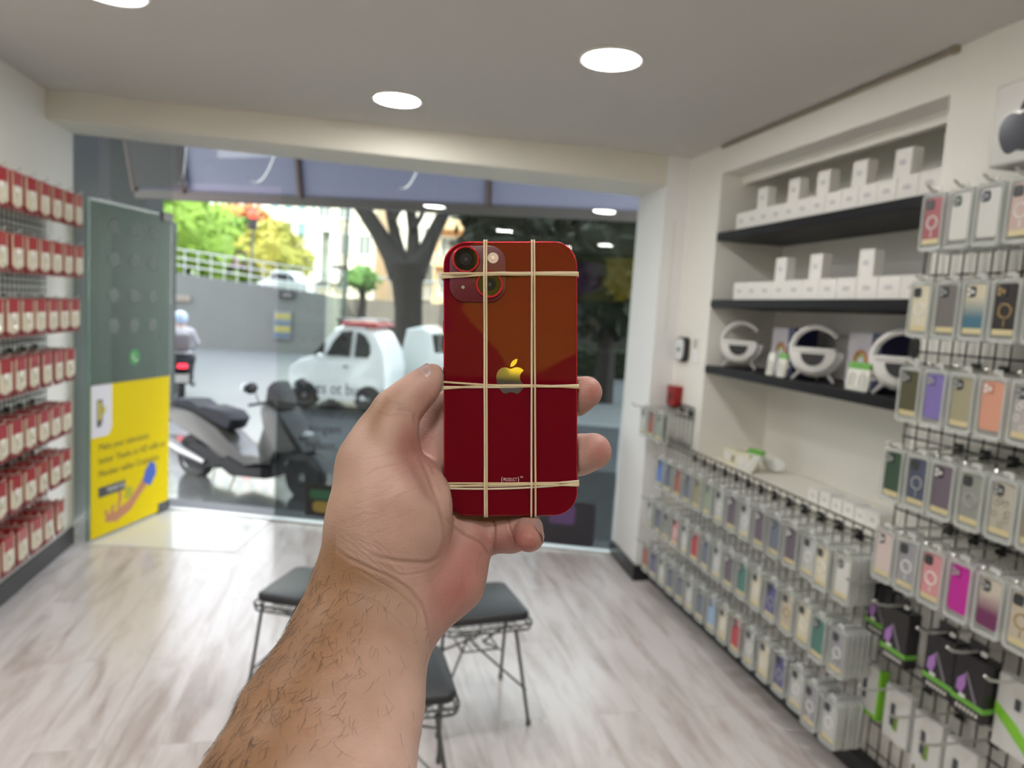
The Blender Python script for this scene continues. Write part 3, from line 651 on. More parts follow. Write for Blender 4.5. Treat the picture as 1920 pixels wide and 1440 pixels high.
for r, row in enumerate(low):
    n = len(row); ya = [3.34,3.42,3.43][r]; yb = [1.90,1.885,1.885][r]
    for c, k in enumerate(row):
        y = ya+(yb-ya)*c/(n-1); z = LR[r]-.003; nm = '%s row under worktop, %s peg from column' % (LN[r], ORD[c])
        y = max(y, 1.89)
        hook(1.762, y, z, HP, HC, 0, 'steel display hook in the '+nm, 'hooks on the low grid')
        nj = 3 if c < n-2 else 5
        for j in range(nj):
            x = 1.560+.020*j+(0.02 if nj == 3 else 0)
            lb = (cname(k)+' pack, %s row under worktop, %s peg from column' % (LN[r], ORD[c])) if j == 0 else 'pack behind the %s, %s row under worktop, %s peg' % (cname(k), LN[r], ORD[c])
            pack(x, y+random.uniform(-.003,.003), z+.003, -pi/2+random.uniform(-.04,.04), k, lb, 'front packs of the low grid' if j == 0 else 'packs behind the %s on the %s peg of the %s row' % (cname(k), ORD[c], LN[r]), stacked=j > 0)
for c, k in enumerate(('silver','brick','sage')):
    y = 3.64-.10*c; hook(1.762, y, 1.02, HP, HC, 0, 'steel display hook on the small pier grid, %s from the column' % ORD[c], 'hooks on the small pier grid')
    for j in range(2):
        pack(1.60+.03*j, y, 1.02, -pi/2, k, ('%s in clear pack on the small pier grid' if j == 0 else 'clear pack behind the %s on the small pier grid') % cname(k), 'packs on the small pier grid', stacked=j > 0)
# free hooks that stick out towards the street
# ---- black cable boxes with purple picture and green stripe
BKB = mat('box_black', (.016,.015,.018), .25); GRS = mat('stripe_green', (.14,.38,.05), .35); PUR = mat('print_purple', (.33,.16,.45), .4)
def black_box(x, y, z, label, fat=False):
    t = empty('black_cable_box', (x,y,z), 0, label, 'box', 'black cable boxes on the near grid')
    w, h, d = .098, .165, .045
    m = MB(); m.box((0,-w/2,-h),(d,w/2,0), .003); m.box((.016,-w*.30,0),(.02,w*.30,.035), .001); m.obj('carton', BKB, t)
    m = MB(); m.box((-.0015,-w/2-.0015,-h+.030),(d*.96,w/2+.0015,-h+.044), .001); m.obj('green_stripe', GRS, t)
    m = MB(); m.prism([(.012,-.055),(.034,-.078),(.036,-.105),(.018,-.112),(.008,-.085)], 0, -.0016, -.0003); m.obj('purple_picture', PUR, t)
    m = MB(); m.prism([(-.030,-.118),(-.022,-.118),(.012,-.05),(.006,-.05)], 0, -.0016, -.0003); m.obj('grey_streak', mat('streak_grey', (.20,.18,.21), .4), t)
    m = MB(); m.prism(rrect(.020,.010,.004,3,.014,-.116), 0, -.0026, -.0017); m.prism(rrect(.02,.012,.004,3,-.02,.012), 0, .013, .0155); m.obj('white_tag', mat('tag_white', (.66,.66,.64), .4), t)
    m = MB()
    for q in range(6): m.box((-.0014,-.036+.012*q,-h+.012),(-.0003,-.029+.012*q,-h+.022))
    m.obj('small_print', PRS, t)
bk = [(1.845,.715,'black cable box with green stripe nearest the low grid, behind another'),(1.715,.695,'black cable box with green stripe and purple picture, second from low grid'),(1.55,.69,'black cable box with purple picture, under the magenta case'),(1.45,.685,'black cable box with white tag and vertical print, nearest the camera')]
for i, (y, z, lb) in enumerate(bk):
    hook(1.762, y, z+.012, HP, HC, 0, 'steel hook holding the %s black cable box' % ORD[i], 'hooks on the tall near grid')
    black_box(1.60+(.05 if i == 0 else 0), y, z, lb)
# ---- white and green accessory boxes on the bottom rows
def white_green(x, y, z, label, h=.165, w=.10, style=0):
    t = empty('white_green_box', (x,y,z), 0, label, 'box', 'white and green accessory boxes')
    m = MB(); m.box((0,-w/2,-h),(.03,w/2,0), .002); m.obj('carton', mat('box_palegrey', (.58,.59,.58), .35), t)
    GG = mat('bright_green', (.20,.52,.03), .35)
    m = MB()
    if style == 0: m.box((-.001,-w/2-.001,-h),(.032,-w/2+.008,0)); m.box((-.0012,-w/2,-h+.002),(-.0003,w/2,-h+.014)); m.obj('green_edge', GG, t)
    elif style == 1: m.prism([(w/2,-h*.55),(w*.1,-h*.72),(-w/2,-h*.98),(-w/2,-h*.80),(w*.0,-h*.56),(w/2,-h*.40)], 0, -.0014, -.0003); m.obj('green_swoosh', GG, t)
    else: m.prism(rrect(.022,.05,.004,3,0,-h*.62), 0, -.0014, -.0003); m.obj('green_picture', mat('moss_green', (.17,.28,.06), .4), t)
    m = MB(); m.prism(rrect(.016,.07 if style != 1 else .03,.004,3,(.012 if style != 1 else .0),-h*.5 if style != 1 else -h*.3), 0, -.0026, -.0016); m.obj('device_picture', mat('picture_dark', (.05,.055,.07), .35), t)
    m = MB()
    for q in range(3): m.box((-.0014,-.022+.004*q,-.026-.009*q),(-.0003,.02,-.022-.009*q))
    m.obj('small_print', PRS, t)
wg = [(1.86,.445,0,'white box with green edge and dark device picture, nearest the low grid'),(1.735,.425,2,'pale accessory box with small green picture, second in its row'),(1.615,.41,2,'pale accessory box with small green picture, third in its row'),(1.50,.40,2,'pale accessory box with small green picture, fourth in its row')]
for i, (y, z, s, lb) in enumerate(wg):
    hook(1.762, y, z+.010, HP, HC, 0, 'dark long hook holding the %s pale accessory box' % ORD[i], 'hooks on the tall near grid')
    m = white_green(1.66, y, z, lb, style=s)
hook(1.762, 1.335, .68, HP, HC, 0, 'steel hook holding the pale box with green swoosh', 'hooks on the tall near grid'); white_green(1.63, 1.335, .67, 'pale box with bright green swoosh cut by the right edge of photo', .19, .12, 1)
for o in (HP, HC, HPS, SHELL, TAB, INSERT): bpy.data.objects.remove(o)
for o in KINDS_.values(): bpy.data.objects.remove(o)

# ================================================================= LEFT WALL: SMALL RED AND CREAM PACKS
t = empty('wire_grid', (-1.535, 3.09, .12), 0, 'black wire grid behind the red and cream packs on the left wall', 'grid panel', 'black wire display grids')
m = MB()
for k in range(23): m.cyl((0,k*.045,0),(0,k*.045,1.86), .0028, seg=5)
m.obj('upright_wires', BLACKW, t)
LZ = [1.945,1.690,1.420,1.172,.905,.665,.42]
m = MB()
for z in LZ:
    for o in (.0,.035,-.17,-.20): m.cyl((.004,0,z+o-.12),(.004,.99,z+o-.12), .0032, seg=5)
m.obj('cross_wires', BLACKW, t)
m = MB(); m.tube([(0,0,0),(.13,0,-.002),(.158,0,.006),(.165,0,.020)], .0032, 6); HL = m.obj('prong', HKM, None, True)
m = MB(); m.box((-.006,-.016,-.03),(.004,.016,.012), .002, 1); HCL = m.obj('clip', BLACK)
CRD = mat('card_cream', (.66,.60,.45), .35); RDD = mat('card_red', (.36,.022,.028), .3); RDB = mat('card_darkred', (.20,.03,.03), .35)
def left_meshes():
    W_, H_ = .110, .150
    m = MB(); m.prism([(-W_/2,0),(W_/2,0),(W_/2,-H_+.022),(0,-H_+.004),(-W_/2,-H_+.022)], 1, -.004, .006, .001, 1); card = m.obj('cream_card', CRD)
    m = MB(); m.box((-.040,-.0065,-.056),(.040,-.0045,-.001)); m.box((-W_/2-.001,-.0045,-.145),(-W_/2,.0062,-.0)); m.box((-W_/2-.0005,-.0048,-.004),(W_/2+.0005,.0062,.0008)); red = m.obj('red_header', RDD)
    m = MB(); m.prism([(-W_/2+.002,-H_+.016),(0,-H_+.042),(W_/2-.002,-H_+.016),(W_/2-.002,-H_-.010),(-W_/2+.002,-H_-.010)], 1, -.003, .0045); foot = m.obj('red_foot', RDB)
    m = MB(); m.ball((.002,-.006,-.070), .017, 14, 8, (1,.35,1)); m.tube([(-.002,-.008,-.085),(.012,-.008,-.105),(.0,-.008,-.125)], .004, 6); plug = m.obj('white_plug', mat('plug_white', (.80,.79,.75), .15), None, True)
    return card, red, foot, plug
LMS = left_meshes()
RW7 = ['top','second','third','fourth','fifth','sixth','lowest']
for r, z in enumerate(LZ):
    ye = [4.09,4.09,4.04,3.97,3.93,3.92,3.84][r]
    for c in range(8):
        y = ye-.137*c
        if y < 3.12: continue
        nm = '%s row of left wall, %s peg from street' % (RW7[r], ORD[c])
        hk = empty('display_hook', (-1.532,y,z+.004), 0, 'steel display hook, '+nm, 'hook', 'hooks on the left wall grid')
        for q in (HL, HCL): a = q.copy(); COL.objects.link(a); a.parent = hk
        nj = 2 if r < 3 else 4
        for j in range(nj):
            lb = ('front red and cream pack, '+nm) if j == 0 else 'red pack stacked behind the front one, '+nm
            p = empty('hanging_pack', (-1.385-.032*j, y+random.uniform(-.003,.003), z-.001), pi/2+random.uniform(-.05,.05), lb, 'retail pack', 'front red and cream packs' if j == 0 else 'stacked packs, '+nm)
            for q in (LMS if j == 0 else LMS[:2]): a = q.copy(); COL.objects.link(a); a.parent = p
for o in (HL, HCL)+LMS: bpy.data.objects.remove(o)

# ================================================================= WIRE STOOLS
SEATM = mat('black_leather', (.020,.022,.026), .38, bump=.05, bscale=120); WIR = mat('stool_wire', (.10,.105,.10), .3, metal=.7)
def stool(x, y, rz, label, S=.33, H=.395):
    t = empty('wire_stool', (x,y,0), rz, label, 'stool', 'low black wire stools')
    m = MB(); n = 10; bmx = m.bm; g = []
    for k, s in ((0,1.0),(1,1.0)):
        pass
    m.prism(rrect(S*.95,S*.95,.035,6), 2, H-.004, H+.026, .010, 3); m.obj('seat_pad', SEATM, t, True)
    m = MB(); rr = [(p[0],p[1],H-.012) for p in rrect(S,S,.03,4)]; m.tube(rr, .0045, 6, closed=True)
    m.tube([(p[0]*.97,p[1]*.97,H-.034) for p in rrect(S,S,.03,4)], .0035, 6, closed=True); m.obj('rim_wire', WIR, t, True)
    m = MB()
    for k in range(9):
        u = -S/2+S*(k+.5)/9
        m.tube([(u,-S/2,H-.014),(u,-S/2*.97,H-.034),(u*.9,-S*.3,H-.052),(u*.9,S*.3,H-.052),(u,S/2*.97,H-.034),(u,S/2,H-.014)], .0020, 4)
        m.tube([(-S/2,u,H-.014),(-S/2*.97,u,H-.034),(-S*.3,u*.9,H-.050),(S*.3,u*.9,H-.050),(S/2*.97,u,H-.034),(S/2,u,H-.014)], .0020, 4)
    m.obj('wire_basket', WIR, t)
    for a in range(4):
        c, s = cos(a*pi/2), sin(a*pi/2)
        R2 = lambda u, v: (u*c-v*s, u*s+v*c)
        p0, p1 = R2(S*.30,-S*.47), R2(S*.50,-S*.52)
        m = MB(); m.tube([(*p0,H-.03),(*p1,.012)], .0065, 8); m.cyl((*p1,.0),(*p1,.020), .009, seg=10); lg = m.obj('leg', WIR, t, True)
        m = MB(); q = R2(-S*.05,-S*.08); m.tube([(p1[0]*.93,p1[1]*.93,.13),(*q,H*.66),(*R2(-S*.2,-S*.3),H-.05)], .0045, 6); m.obj('brace', WIR, t, True)
    m = MB(); m.tube([(p[0]*.42,p[1]*.42,H*.64) for p in rrect(S,S,.03,3)], .0035, 6, closed=True)
    for k in range(4): m.tube([(-S*.2+.1*S*k,-S*.21,H*.64),(-S*.2+.1*S*k,S*.21,H*.64)], .002, 4)
    m.obj('lower_ring', WIR, t, True)
    return t
stool(.495, 2.515, radians(7), 'black wire stool on the right, its seat corner showing beside the wrist')
stool(-.105, 2.70, radians(-24), 'black wire stool on the left, half hidden by the forearm')
stool(.165, 2.02, radians(2), 'black wire stool nearest the camera, mostly behind the forearm')
# ================================================================= SMARTPHONE AND RUBBER BANDS
PD = 0.379                                    # distance of the phone back from the camera
KPX = PD/FPX                                  # metres per pixel on that plane
PCX, PCY = 957.0, 709.6
def PX(x, y): return ((x-PCX)*KPX, (PCY-y)*KPX)
PM = CAMM @ Matrix.Translation(((PCX-960)*KPX, (720-PCY)*KPX, -PD)) @ Matrix.Rotation(radians(.12), 4, 'Z')
phone = empty('smartphone', (0,0,0), 0, 'glossy red smartphone held up in the hand, wrapped in rubber bands', 'smartphone'); phone.matrix_world = PM
PWD, PHT, PTH, PR = .0715, .1467, .00765, .0130
REDM = mat('red_aluminium', (.42,.012,.022), .22, metal=.75, spec=.6)
def redglass():
    m = bpy.data.materials.new('red_back_glass'); m.use_nodes = True; p = m.node_tree.nodes['Principled BSDF']
    p.inputs['Base Color'].default_value = (*srgb(96,6,20), 1); p.inputs['Roughness'].default_value = .6; p.inputs['Specular IOR Level'].default_value = .0
    p.inputs['Coat Weight'].default_value = 1.0; p.inputs['Coat Roughness'].default_value = .015; p.inputs['Coat IOR'].default_value = 1.40
    return m
RGL = redglass()
m = MB(); m.prism(rrect(PWD,PHT,PR,12), 2, -PTH, -.0004, .0006, 3); m.obj('body_frame', REDM, phone, True)
m = MB(); m.prism(rrect(PWD-.0014,PHT-.0014,PR-.0007,12), 2, -.0006, .0, .0002, 2); m.obj('back_glass', RGL, phone)
m = MB(); m.prism(rrect(PWD-.003,PHT-.003,PR-.0015,10), 2, -PTH-.0003, -PTH+.0003); m.obj('screen', mat('screen_black', (.01,.01,.012), .08), phone)
m = MB()
for (ya, yb) in ((600,622),(640,662),(688,700)):
    m.box((-PWD/2-.0005, PX(0,yb)[1], -.0052),(-PWD/2+.0005, PX(0,ya)[1], -.0028), .0003, 2)
m.obj('side_buttons', REDM, phone)
bx, by = PX(896.5,513.8)
m = MB(); m.prism(rrect(.0300,.0302,.0088,12,bx,by), 2, -.0002, .0011, .0005, 3); bump = m.obj('camera_bump', mat('bump_glass', srgb(88,12,28), .38, spec=.5, coat=.5), phone, True)
RNG = mat('lens_ring_red', (.50,.03,.05), .25, metal=.8); LBK = mat('lens_black', (.006,.006,.006), .04, spec=.5); LIN = mat('lens_inner', (.012,.012,.016), .25, spec=.3)
for (lx, ly) in ((874.4,487.2),(918.3,534.0)):
    c = PX(lx, ly); R_ = .0072
    m = MB(); m.lathe([(R_,.0010),(R_,.0022),(R_-.0003,.0025),(R_-.0010,.0025),(R_-.0012,.0021),(R_-.0012,.0010)], c=(c[0],c[1],0), seg=48); rg = m.obj('lens_ring', RNG, bump, True)
    m = MB(); m.lathe([(R_-.0012,.0012),(R_-.0012,.0021),(.0,.0021)][:2]+[(.0001,.0021)], c=(c[0],c[1],0), seg=40); m.obj('lens_glass', LBK, bump, True)
    m = MB(); m.lathe([(.0034,.0021),(.0034,.00222),(.0029,.00222)]+[(.0001,.00215)], c=(c[0],c[1],0), seg=30); m.obj('lens_core', LIN, bump, True)
    m = MB(); m.lathe([(.0011,.0022),(.0009,.0024),(.0001,.0025)], c=(c[0],c[1],0), seg=16); m.obj('lens_pupil', mat('lens_pupil_blue', (.03,.035,.05), .05, coat=1), bump, True)
c = PX(925,484.3)
m = MB(); m.lathe([(.0029,.0008),(.0029,.0013),(.0001,.00135)], c=(c[0],c[1],0), seg=28); m.obj('flash_lens', mat('flash_cream', (.62,.50,.45), .12, coat=.6), bump, True)
m = MB(); m.lathe([(.0012,.0010),(.0011,.0016),(.0001,.0018)], c=(c[0],c[1],0), seg=16); m.obj('flash_core', mat('flash_core', (.85,.72,.55), .2), bump, True)
c = PX(868.8,538.8)
m = MB(); m.lathe([(.0009,.0010),(.0009,.0013),(.0001,.00125)], c=(c[0],c[1],0), seg=16); m.obj('microphone_hole', mat('mic_grey', (.35,.36,.36), .3, metal=.5), bump, True)
c = PX(957.3,705.5); S_ = .0186
m = MB()
for pl in LOGO: m.prism([(u*S_+c[0], v*S_+c[1]) for u, v in pl], 2, .00002, .00010)
m.obj('logo', mat('logo_mirror', (.86,.80,.78), .04, metal=1.0), phone)
c = PX(956,898.8); PRM = mat('phone_print', (.72,.55,.55), .4)
def ptx(s, x, y, size, sx): text('product_text', s, size, PRM, phone, basis((1,0,0),(0,1,0),(0,0,1),(*PX(x,y),.0001)), 'CENTER', .00003, sx)
ptx('PRODUCT', 956.0, 899.4, .0026, .60); ptx('(', 940.6, 898.6, .0036, .8); ptx(')', 971.6, 898.6, .0036, .8); ptx('RED', 977.8, 894.6, .0012, .7)

RUB = mat('tan_rubber', (.60,.45,.28), .42, spec=.4, sss=.25)
RUBL = mat('pale_rubber', (.66,.54,.40), .42, spec=.4, sss=.25)
def zback(x, y):
    """height of the phone back under a band (bump and lens rings)"""
    z = 0.0
    if abs(x-bx) < .0152 and abs(y-by) < .0153: z = .0011
    for (lx, ly) in ((874.4,487.2),(918.3,534.0)):
        c = PX(lx, ly)
        if (x-c[0])**2+(y-c[1])**2 < .0078**2: z = .0026
    return z
def hband(strands, label, name='rubber_band'):
    """strands: (y at left px, y at right px, width mm) each a loop round the phone"""
    e = empty(name, (0,0,0), 0, label, 'rubber band', 'tan rubber bands round the phone'); e.matrix_world = PM
    for i, (yl, ym, yr, w) in enumerate(strands):
        r = w*.0005; off = .0007; hw = PWD/2+off; pts = []
        n = 40
        def yy(u): return PX(0, yl*(1-u)*(1-2*u)+ym*4*u*(1-u)+yr*u*(2*u-1))[1]
        prev = None; top = []
        for k in range(n+1):
            u = k/n; x = -PWD/2+.0006+(PWD-.0012)*u; y = yy(u)
            z = max(zback(x+dx, y) for dx in (-.003,-.0015,0,.0015,.003)); top.append([x, y, z])
        for _ in range(3):
            for k in range(1, n): top[k][2] = max(top[k][2], (top[k-1][2]+top[k+1][2])/2)
        pts += [(x, y, z+r*.62+.00012+.00035*(i > 0 and abs(ym-strands[0][1]) < 3)) for x, y, z in top]
        y1 = yy(1); y0 = yy(0)
        pts += [(hw-.0001,y1,-.0004),(hw,y1,-.002),(hw,y1,-PTH+.002),(hw-.0004,y1,-PTH-.0002),(PWD/2-.002,y1,-PTH-r-.0002)]
        pts += [(-PWD/2+.002,y0,-PTH-r-.0002),(-hw+.0004,y0,-PTH-.0002),(-hw,y0,-PTH+.002),(-hw,y0,-.002),(-hw+.0001,y0,-.0004)]
        m = MB(); m.tube(pts, r, 8, closed=True, up=(0,1,0), flat=.62); m.obj('strand', RUB if i % 2 == 0 else RUBL, e, True)
def vband(strands, label, name='rubber_band'):
    e = empty(name, (0,0,0), 0, label, 'rubber band', 'tan rubber bands round the phone'); e.matrix_world = PM
    for i, (xt, xb, w) in enumerate(strands):
        r = w*.0005; off = .0007; hh_ = PHT/2+off; n = 60; top = []
        for k in range(n+1):
            u = k/n; y = PHT/2-.0006-(PHT-.0012)*u; x = PX(xt+(xb-xt)*u, 0)[0]
            z = max(zback(x, y+d) for d in (-.003,-.0015,0,.0015,.003))
            for hb in (515.5,724.5,908.5):
                if abs(y-PX(0,hb)[1]) < .0030: z = max(z, zback(x, y)+.0013)
            top.append([x, y, z])
        for _ in range(4):
            for k in range(1, n): top[k][2] = max(top[k][2], (top[k-1][2]+top[k+1][2])/2)
        pts = [(x, y, z+r*.62+.00012) for x, y, z in top]; x1 = top[-1][0]; x0 = top[0][0]
        pts += [(x1,-hh_+.0001,-.0004),(x1,-hh_,-.002),(x1,-hh_,-PTH+.002),(x1,-hh_+.0004,-PTH-.0002),(x1,-PHT/2+.002,-PTH-r-.0002)]
        pts += [(x0,PHT/2-.002,-PTH-r-.0002),(x0,hh_-.0004,-PTH-.0002),(x0,hh_,-PTH+.002),(x0,hh_,-.002),(x0,hh_-.0001,-.0004)]
        m = MB(); m.tube(pts, r, 8, closed=True, up=(1,0,0), flat=.62); m.obj('strand', RUBL if i % 2 == 0 else RUB, e, True)
hband([(521,516,516.5,1.15),(517.5,512.5,511.5,1.15),(513.5,514.5,514,1.05)], 'tan rubber band across the camera bump, uppermost of the crosswise ones')
hband([(728.5,722.5,727,1.20),(725.5,725.5,722.5,1.15),(716,723.5,725,1.05)], 'tan rubber band crossing the phone over the fruit logo')
hband([(905.5,906,904.5,1.0),(909.5,910.5,902,1.0),(912.5,908.5,910.5,1.0),(915,915.5,907,1.0)], 'tan rubber band around the foot of the phone, below the small print')
vband([(908.6,908.6,1.0),(912.8,912.6,1.0)], 'tan rubber band running lengthwise over the lower lens')
vband([(997.8,995.6,1.0),(1002.2,1003.6,1.0)], 'tan rubber band running lengthwise right of the logo')
# ================================================================= PERSON: HAND AND FOREARM
def cam3(px, py, z):
    d = 379.0-z; return np.array([(px-960)*d/FPX, -(py-720)*d/FPX, z-379.0])
def sdf_mesh(prims, vox, pad=4, cut=None):
    """prims: list of dicts seg((p,r),(p,r)), k, zs ; returns verts, quads (numpy) via surface nets"""
    lo = np.array([1e9]*3); hi = -lo
    for pr in prims:
        for p, r in pr['s']: lo = np.minimum(lo, p-r); hi = np.maximum(hi, p+r)
    lo -= pad*vox; hi += pad*vox
    N = np.ceil((hi-lo)/vox).astype(int)+1
    ax = [lo[i]+vox*np.arange(N[i]) for i in range(3)]
    F = np.full(N, 60.0*vox, np.float32)
    for pr in prims:
        (a, ra), (b, rb) = pr['s']; zs = pr.get('zs', 1.0); k = pr.get('k', 6.0)
        m = k+3*vox
        l2 = np.minimum(a-ra, b-rb)-m; h2 = np.maximum(a+ra, b+rb)+m
        i0 = np.clip(np.floor((l2-lo)/vox).astype(int), 0, N-1); i1 = np.clip(np.ceil((h2-lo)/vox).astype(int)+1, 1, N)
        sl = tuple(slice(i0[i], i1[i]) for i in range(3))
        X = ax[0][sl[0]][:,None,None]; Y = ax[1][sl[1]][None,:,None]; Z = ax[2][sl[2]][None,None,:]
        ab = b-a; L2 = max(float(np.dot(ab, ab)), 1e-9)
        t = np.clip(((X-a[0])*ab[0]+(Y-a[1])*ab[1]+(Z-a[2])*ab[2])/L2, 0, 1)
        dx = X-(a[0]+t*ab[0]); dy = Y-(a[1]+t*ab[1]); dz = (Z-(a[2]+t*ab[2]))/zs
        d = np.sqrt(dx*dx+dy*dy+dz*dz)-(ra+(rb-ra)*t)
        if zs < 1: d = d*np.sqrt((dx*dx+dy*dy+(dz*zs)**2+1e-6)/(dx*dx+dy*dy+dz*dz+1e-6))
        f = F[sl]
        if pr.get('sub'):
            h = np.clip(.5-.5*(f+d)/k, 0, 1); F[sl] = f*(1-h)-d*h+k*h*(1-h)
        else:
            h = np.clip(.5+.5*(d-f)/k, 0, 1); F[sl] = (d*(1-h)+f*h-k*h*(1-h)).astype(np.float32)
    if cut is not None:
        X, Y, Z = np.meshgrid(*ax, indexing='ij', sparse=True); F = cut(F, X, Y, Z)
    S = F < 0
    nx, ny, nz = [n-1 for n in N]
    cnt = np.zeros((nx,ny,nz), np.float32); acc = np.zeros((nx,ny,nz,3), np.float32)
    C8 = [(i,j,k) for i in (0,1) for j in (0,1) for k in (0,1)]
    def sub(A, c): return A[c[0]:c[0]+nx, c[1]:c[1]+ny, c[2]:c[2]+nz]
    for a in C8:
        for d in range(3):
            if a[d]: continue
            b = list(a); b[d] = 1
            fa, fb = sub(F, a), sub(F, b); cr = (fa < 0) != (fb < 0)
            if not cr.any(): continue
            t = np.where(cr, fa/(fa-fb+1e-12), 0)
            for q in range(3):
                v = np.full((nx,ny,nz), float(a[q]), np.float32) if q != d else t
                acc[..., q] += np.where(cr, v, 0)
            cnt += cr
    act = cnt > 0
    idx = -np.ones((nx,ny,nz), np.int64); I = np.argwhere(act); idx[act] = np.arange(len(I))
    verts = lo+(I+acc[act]/cnt[act][:,None])*vox
    quads = []
    for d in range(3):
        e1, e2 = [(1,2),(2,0),(0,1)][d]
        s0 = [slice(1,-1)]*3; s0[d] = slice(0,-1); s1 = [slice(1,-1)]*3; s1[d] = slice(1,None)
        A, B = S[tuple(s0)], S[tuple(s1)]
        P = np.argwhere(A != B)
        if len(P) == 0: continue
        flip = A[tuple(P.T)]
        off = np.ones(3, int); off[d] = 0; P = P+off
        def at(o1, o2):
            q = P.copy(); q[:, e1] -= o1; q[:, e2] -= o2; return idx[tuple(q.T)]
        Q = np.stack([at(1,1), at(0,1), at(0,0), at(1,0)], 1)
        Q[~flip] = Q[~flip][:, ::-1]; quads.append(Q)
    quads = np.concatenate(quads); quads = quads[(quads >= 0).all(1)]
    return verts, quads
def relax(v, q, it, lam=.5):
    E = np.concatenate([q[:, [0,1]], q[:, [1,2]], q[:, [2,3]], q[:, [3,0]]]); n = len(v)
    deg = np.bincount(E.ravel(), minlength=n)[:, None].astype(float)
    for i in range(it):
        for l in (lam, -lam*1.02) if it > 4 else (lam,):
            s = np.stack([np.bincount(E[:,0], v[E[:,1], c], n)+np.bincount(E[:,1], v[E[:,0], c], n) for c in range(3)], 1)
            v = v+l*(s/deg-v)
    return v
def tomesh(name, v, q):
    me = bpy.data.meshes.new(name); me.vertices.add(len(v)); me.vertices.foreach_set('co', v.astype(np.float32).ravel())
    me.loops.add(len(q)*4); me.loops.foreach_set('vertex_index', q.astype(np.int32).ravel())
    me.polygons.add(len(q)); me.polygons.foreach_set('loop_start', np.arange(len(q), dtype=np.int32)*4)
    me.polygons.foreach_set('use_smooth', np.ones(len(q), bool)); me.update(calc_edges=True); me.validate(); return me

def pt_(px, py, z, r): return (cam3(px, py, z), r*(379.0-z)/FPX)
def chain(pts, k=6.0, zs=1.0, sub=False):
    P = [pt_(*p) for p in pts]; return [dict(s=(a, b), k=k, zs=zs, sub=sub) for a, b in zip(P, P[1:])]
prims = []
# forearm and wrist
prims += chain([(300,2080,130,300),(440,1800,108,255),(566,1530,76,206),(612,1375,54,169),(643,1300,40,148),(671,1212,24,127),(693,1160,15,120),(712,1110,8,112)], 8, .74)
# palm: four metacarpals, heel, thenar
prims += chain([(712,1110,6,98),(740,1040,-8,62),(838,775,-24,40)], 14, .9)
prims += chain([(745,1070,-6,66),(858,845,-27,42)], 12, .9)
prims += chain([(765,1090,-6,60),(874,915,-28,40)], 12, .9)
prims += chain([(788,1110,-4,54),(884,988,-22,36)], 12)
prims += chain([(776,1152,2,57),(846,1088,-3,55),(882,1020,-12,40)], 12, .9)
prims += chain([(703,1052,10,88),(722,985,13,96),(732,940,12,96),(712,885,9,66)], 16, .74)
# thumb
prims += chain([(712,885,9,66),(706,866,8,64),(724,820,6,53),(742,772,3,42.5)], 8, .9)
prims += chain([(742,772,3,42.5),(768,747,1,37),(791,726,0,32.5),(810,706.5,-1,25.5)], 4, .92)
# fingers wrapped behind the phone
prims += chain([(838,775,-26,38),(905,742,-34,35),(975,700,-28,32),(1030,660,-22,28)], 4)
prims += chain([(858,845,-28,40),(960,790,-36,37),(1040,757,-24,35),(1078,744,-15,34.5),(1099,735.5,-10,30.5)], 3.5)
prims += chain([(874,915,-28,40),(980,882,-36,38),(1050,862,-24,37),(1085,853,-15,37),(1112,846.5,-10,35)], 3.5)
prims += chain([(884,988,-22,36),(925,1000,-18,35),(958,1001,-14,34),(976,997,-11,31)], 3.5)
prims += chain([(976,997,-11,29),(990,992,-7,27),(992,1006,4,27),(990,1010,9,25)], 2.5)
# hollows: beside the thumb web, centre of the palm
prims += chain([(800,850,20,26),(822,905,20,24)], 14, sub=True)
_pi = (CAMM.inverted() @ PM).inverted()
_pm = np.array([[_pi[i][j] for j in range(4)] for i in range(4)])
def cut_phone(F, X, Y, Z):
    xm, ym, zm = X/1000, Y/1000, Z/1000
    lx = _pm[0,0]*xm+_pm[0,1]*ym+_pm[0,2]*zm+_pm[0,3]; ly = _pm[1,0]*xm+_pm[1,1]*ym+_pm[1,2]*zm+_pm[1,3]; lz = _pm[2,0]*xm+_pm[2,1]*ym+_pm[2,2]*zm+_pm[2,3]
    hx, hy, r = PWD/2+.0004, PHT/2+.0004, PR
    qx = np.abs(lx)-hx+r; qy = np.abs(ly)-hy+r
    d2 = np.sqrt(np.maximum(qx,0)**2+np.maximum(qy,0)**2)+np.minimum(np.maximum(qx,qy),0)-r
    dz = np.maximum(lz-.0006, -lz-PTH-.0008)
    d = np.maximum(d2, dz)*1000
    return np.maximum(F, -d).astype(np.float32)
hv, hq = sdf_mesh(prims, 1.15, cut=cut_phone)
hv = relax(hv, hq, 3, .5)
me = tomesh('person', hv, hq)
tmp = bpy.data.objects.new('tmp', me); COL.objects.link(tmp)
sm = tmp.modifiers.new('s', 'SUBSURF'); sm.levels = 1; sm.render_levels = 1
dg = bpy.context.evaluated_depsgraph_get(); me2 = bpy.data.meshes.new_from_object(tmp.evaluated_get(dg)); bpy.data.objects.remove(tmp)
nv = len(me2.vertices); co = np.empty(nv*3, np.float32); me2.vertices.foreach_get('co', co); co = co.reshape(-1,3).astype(float)
no = np.empty(nv*3, np.float32); me2.vertex_normals.foreach_get('vector', no); no = no.reshape(-1,3).astype(float)
PXc = 960+co[:,0]/(-co[:,2])*FPX; PYc = 720-co[:,1]/(-co[:,2])*FPX; facing = np.clip(no[:,2]*1.6, 0, 1)
Zc = co[:,2]+379.0
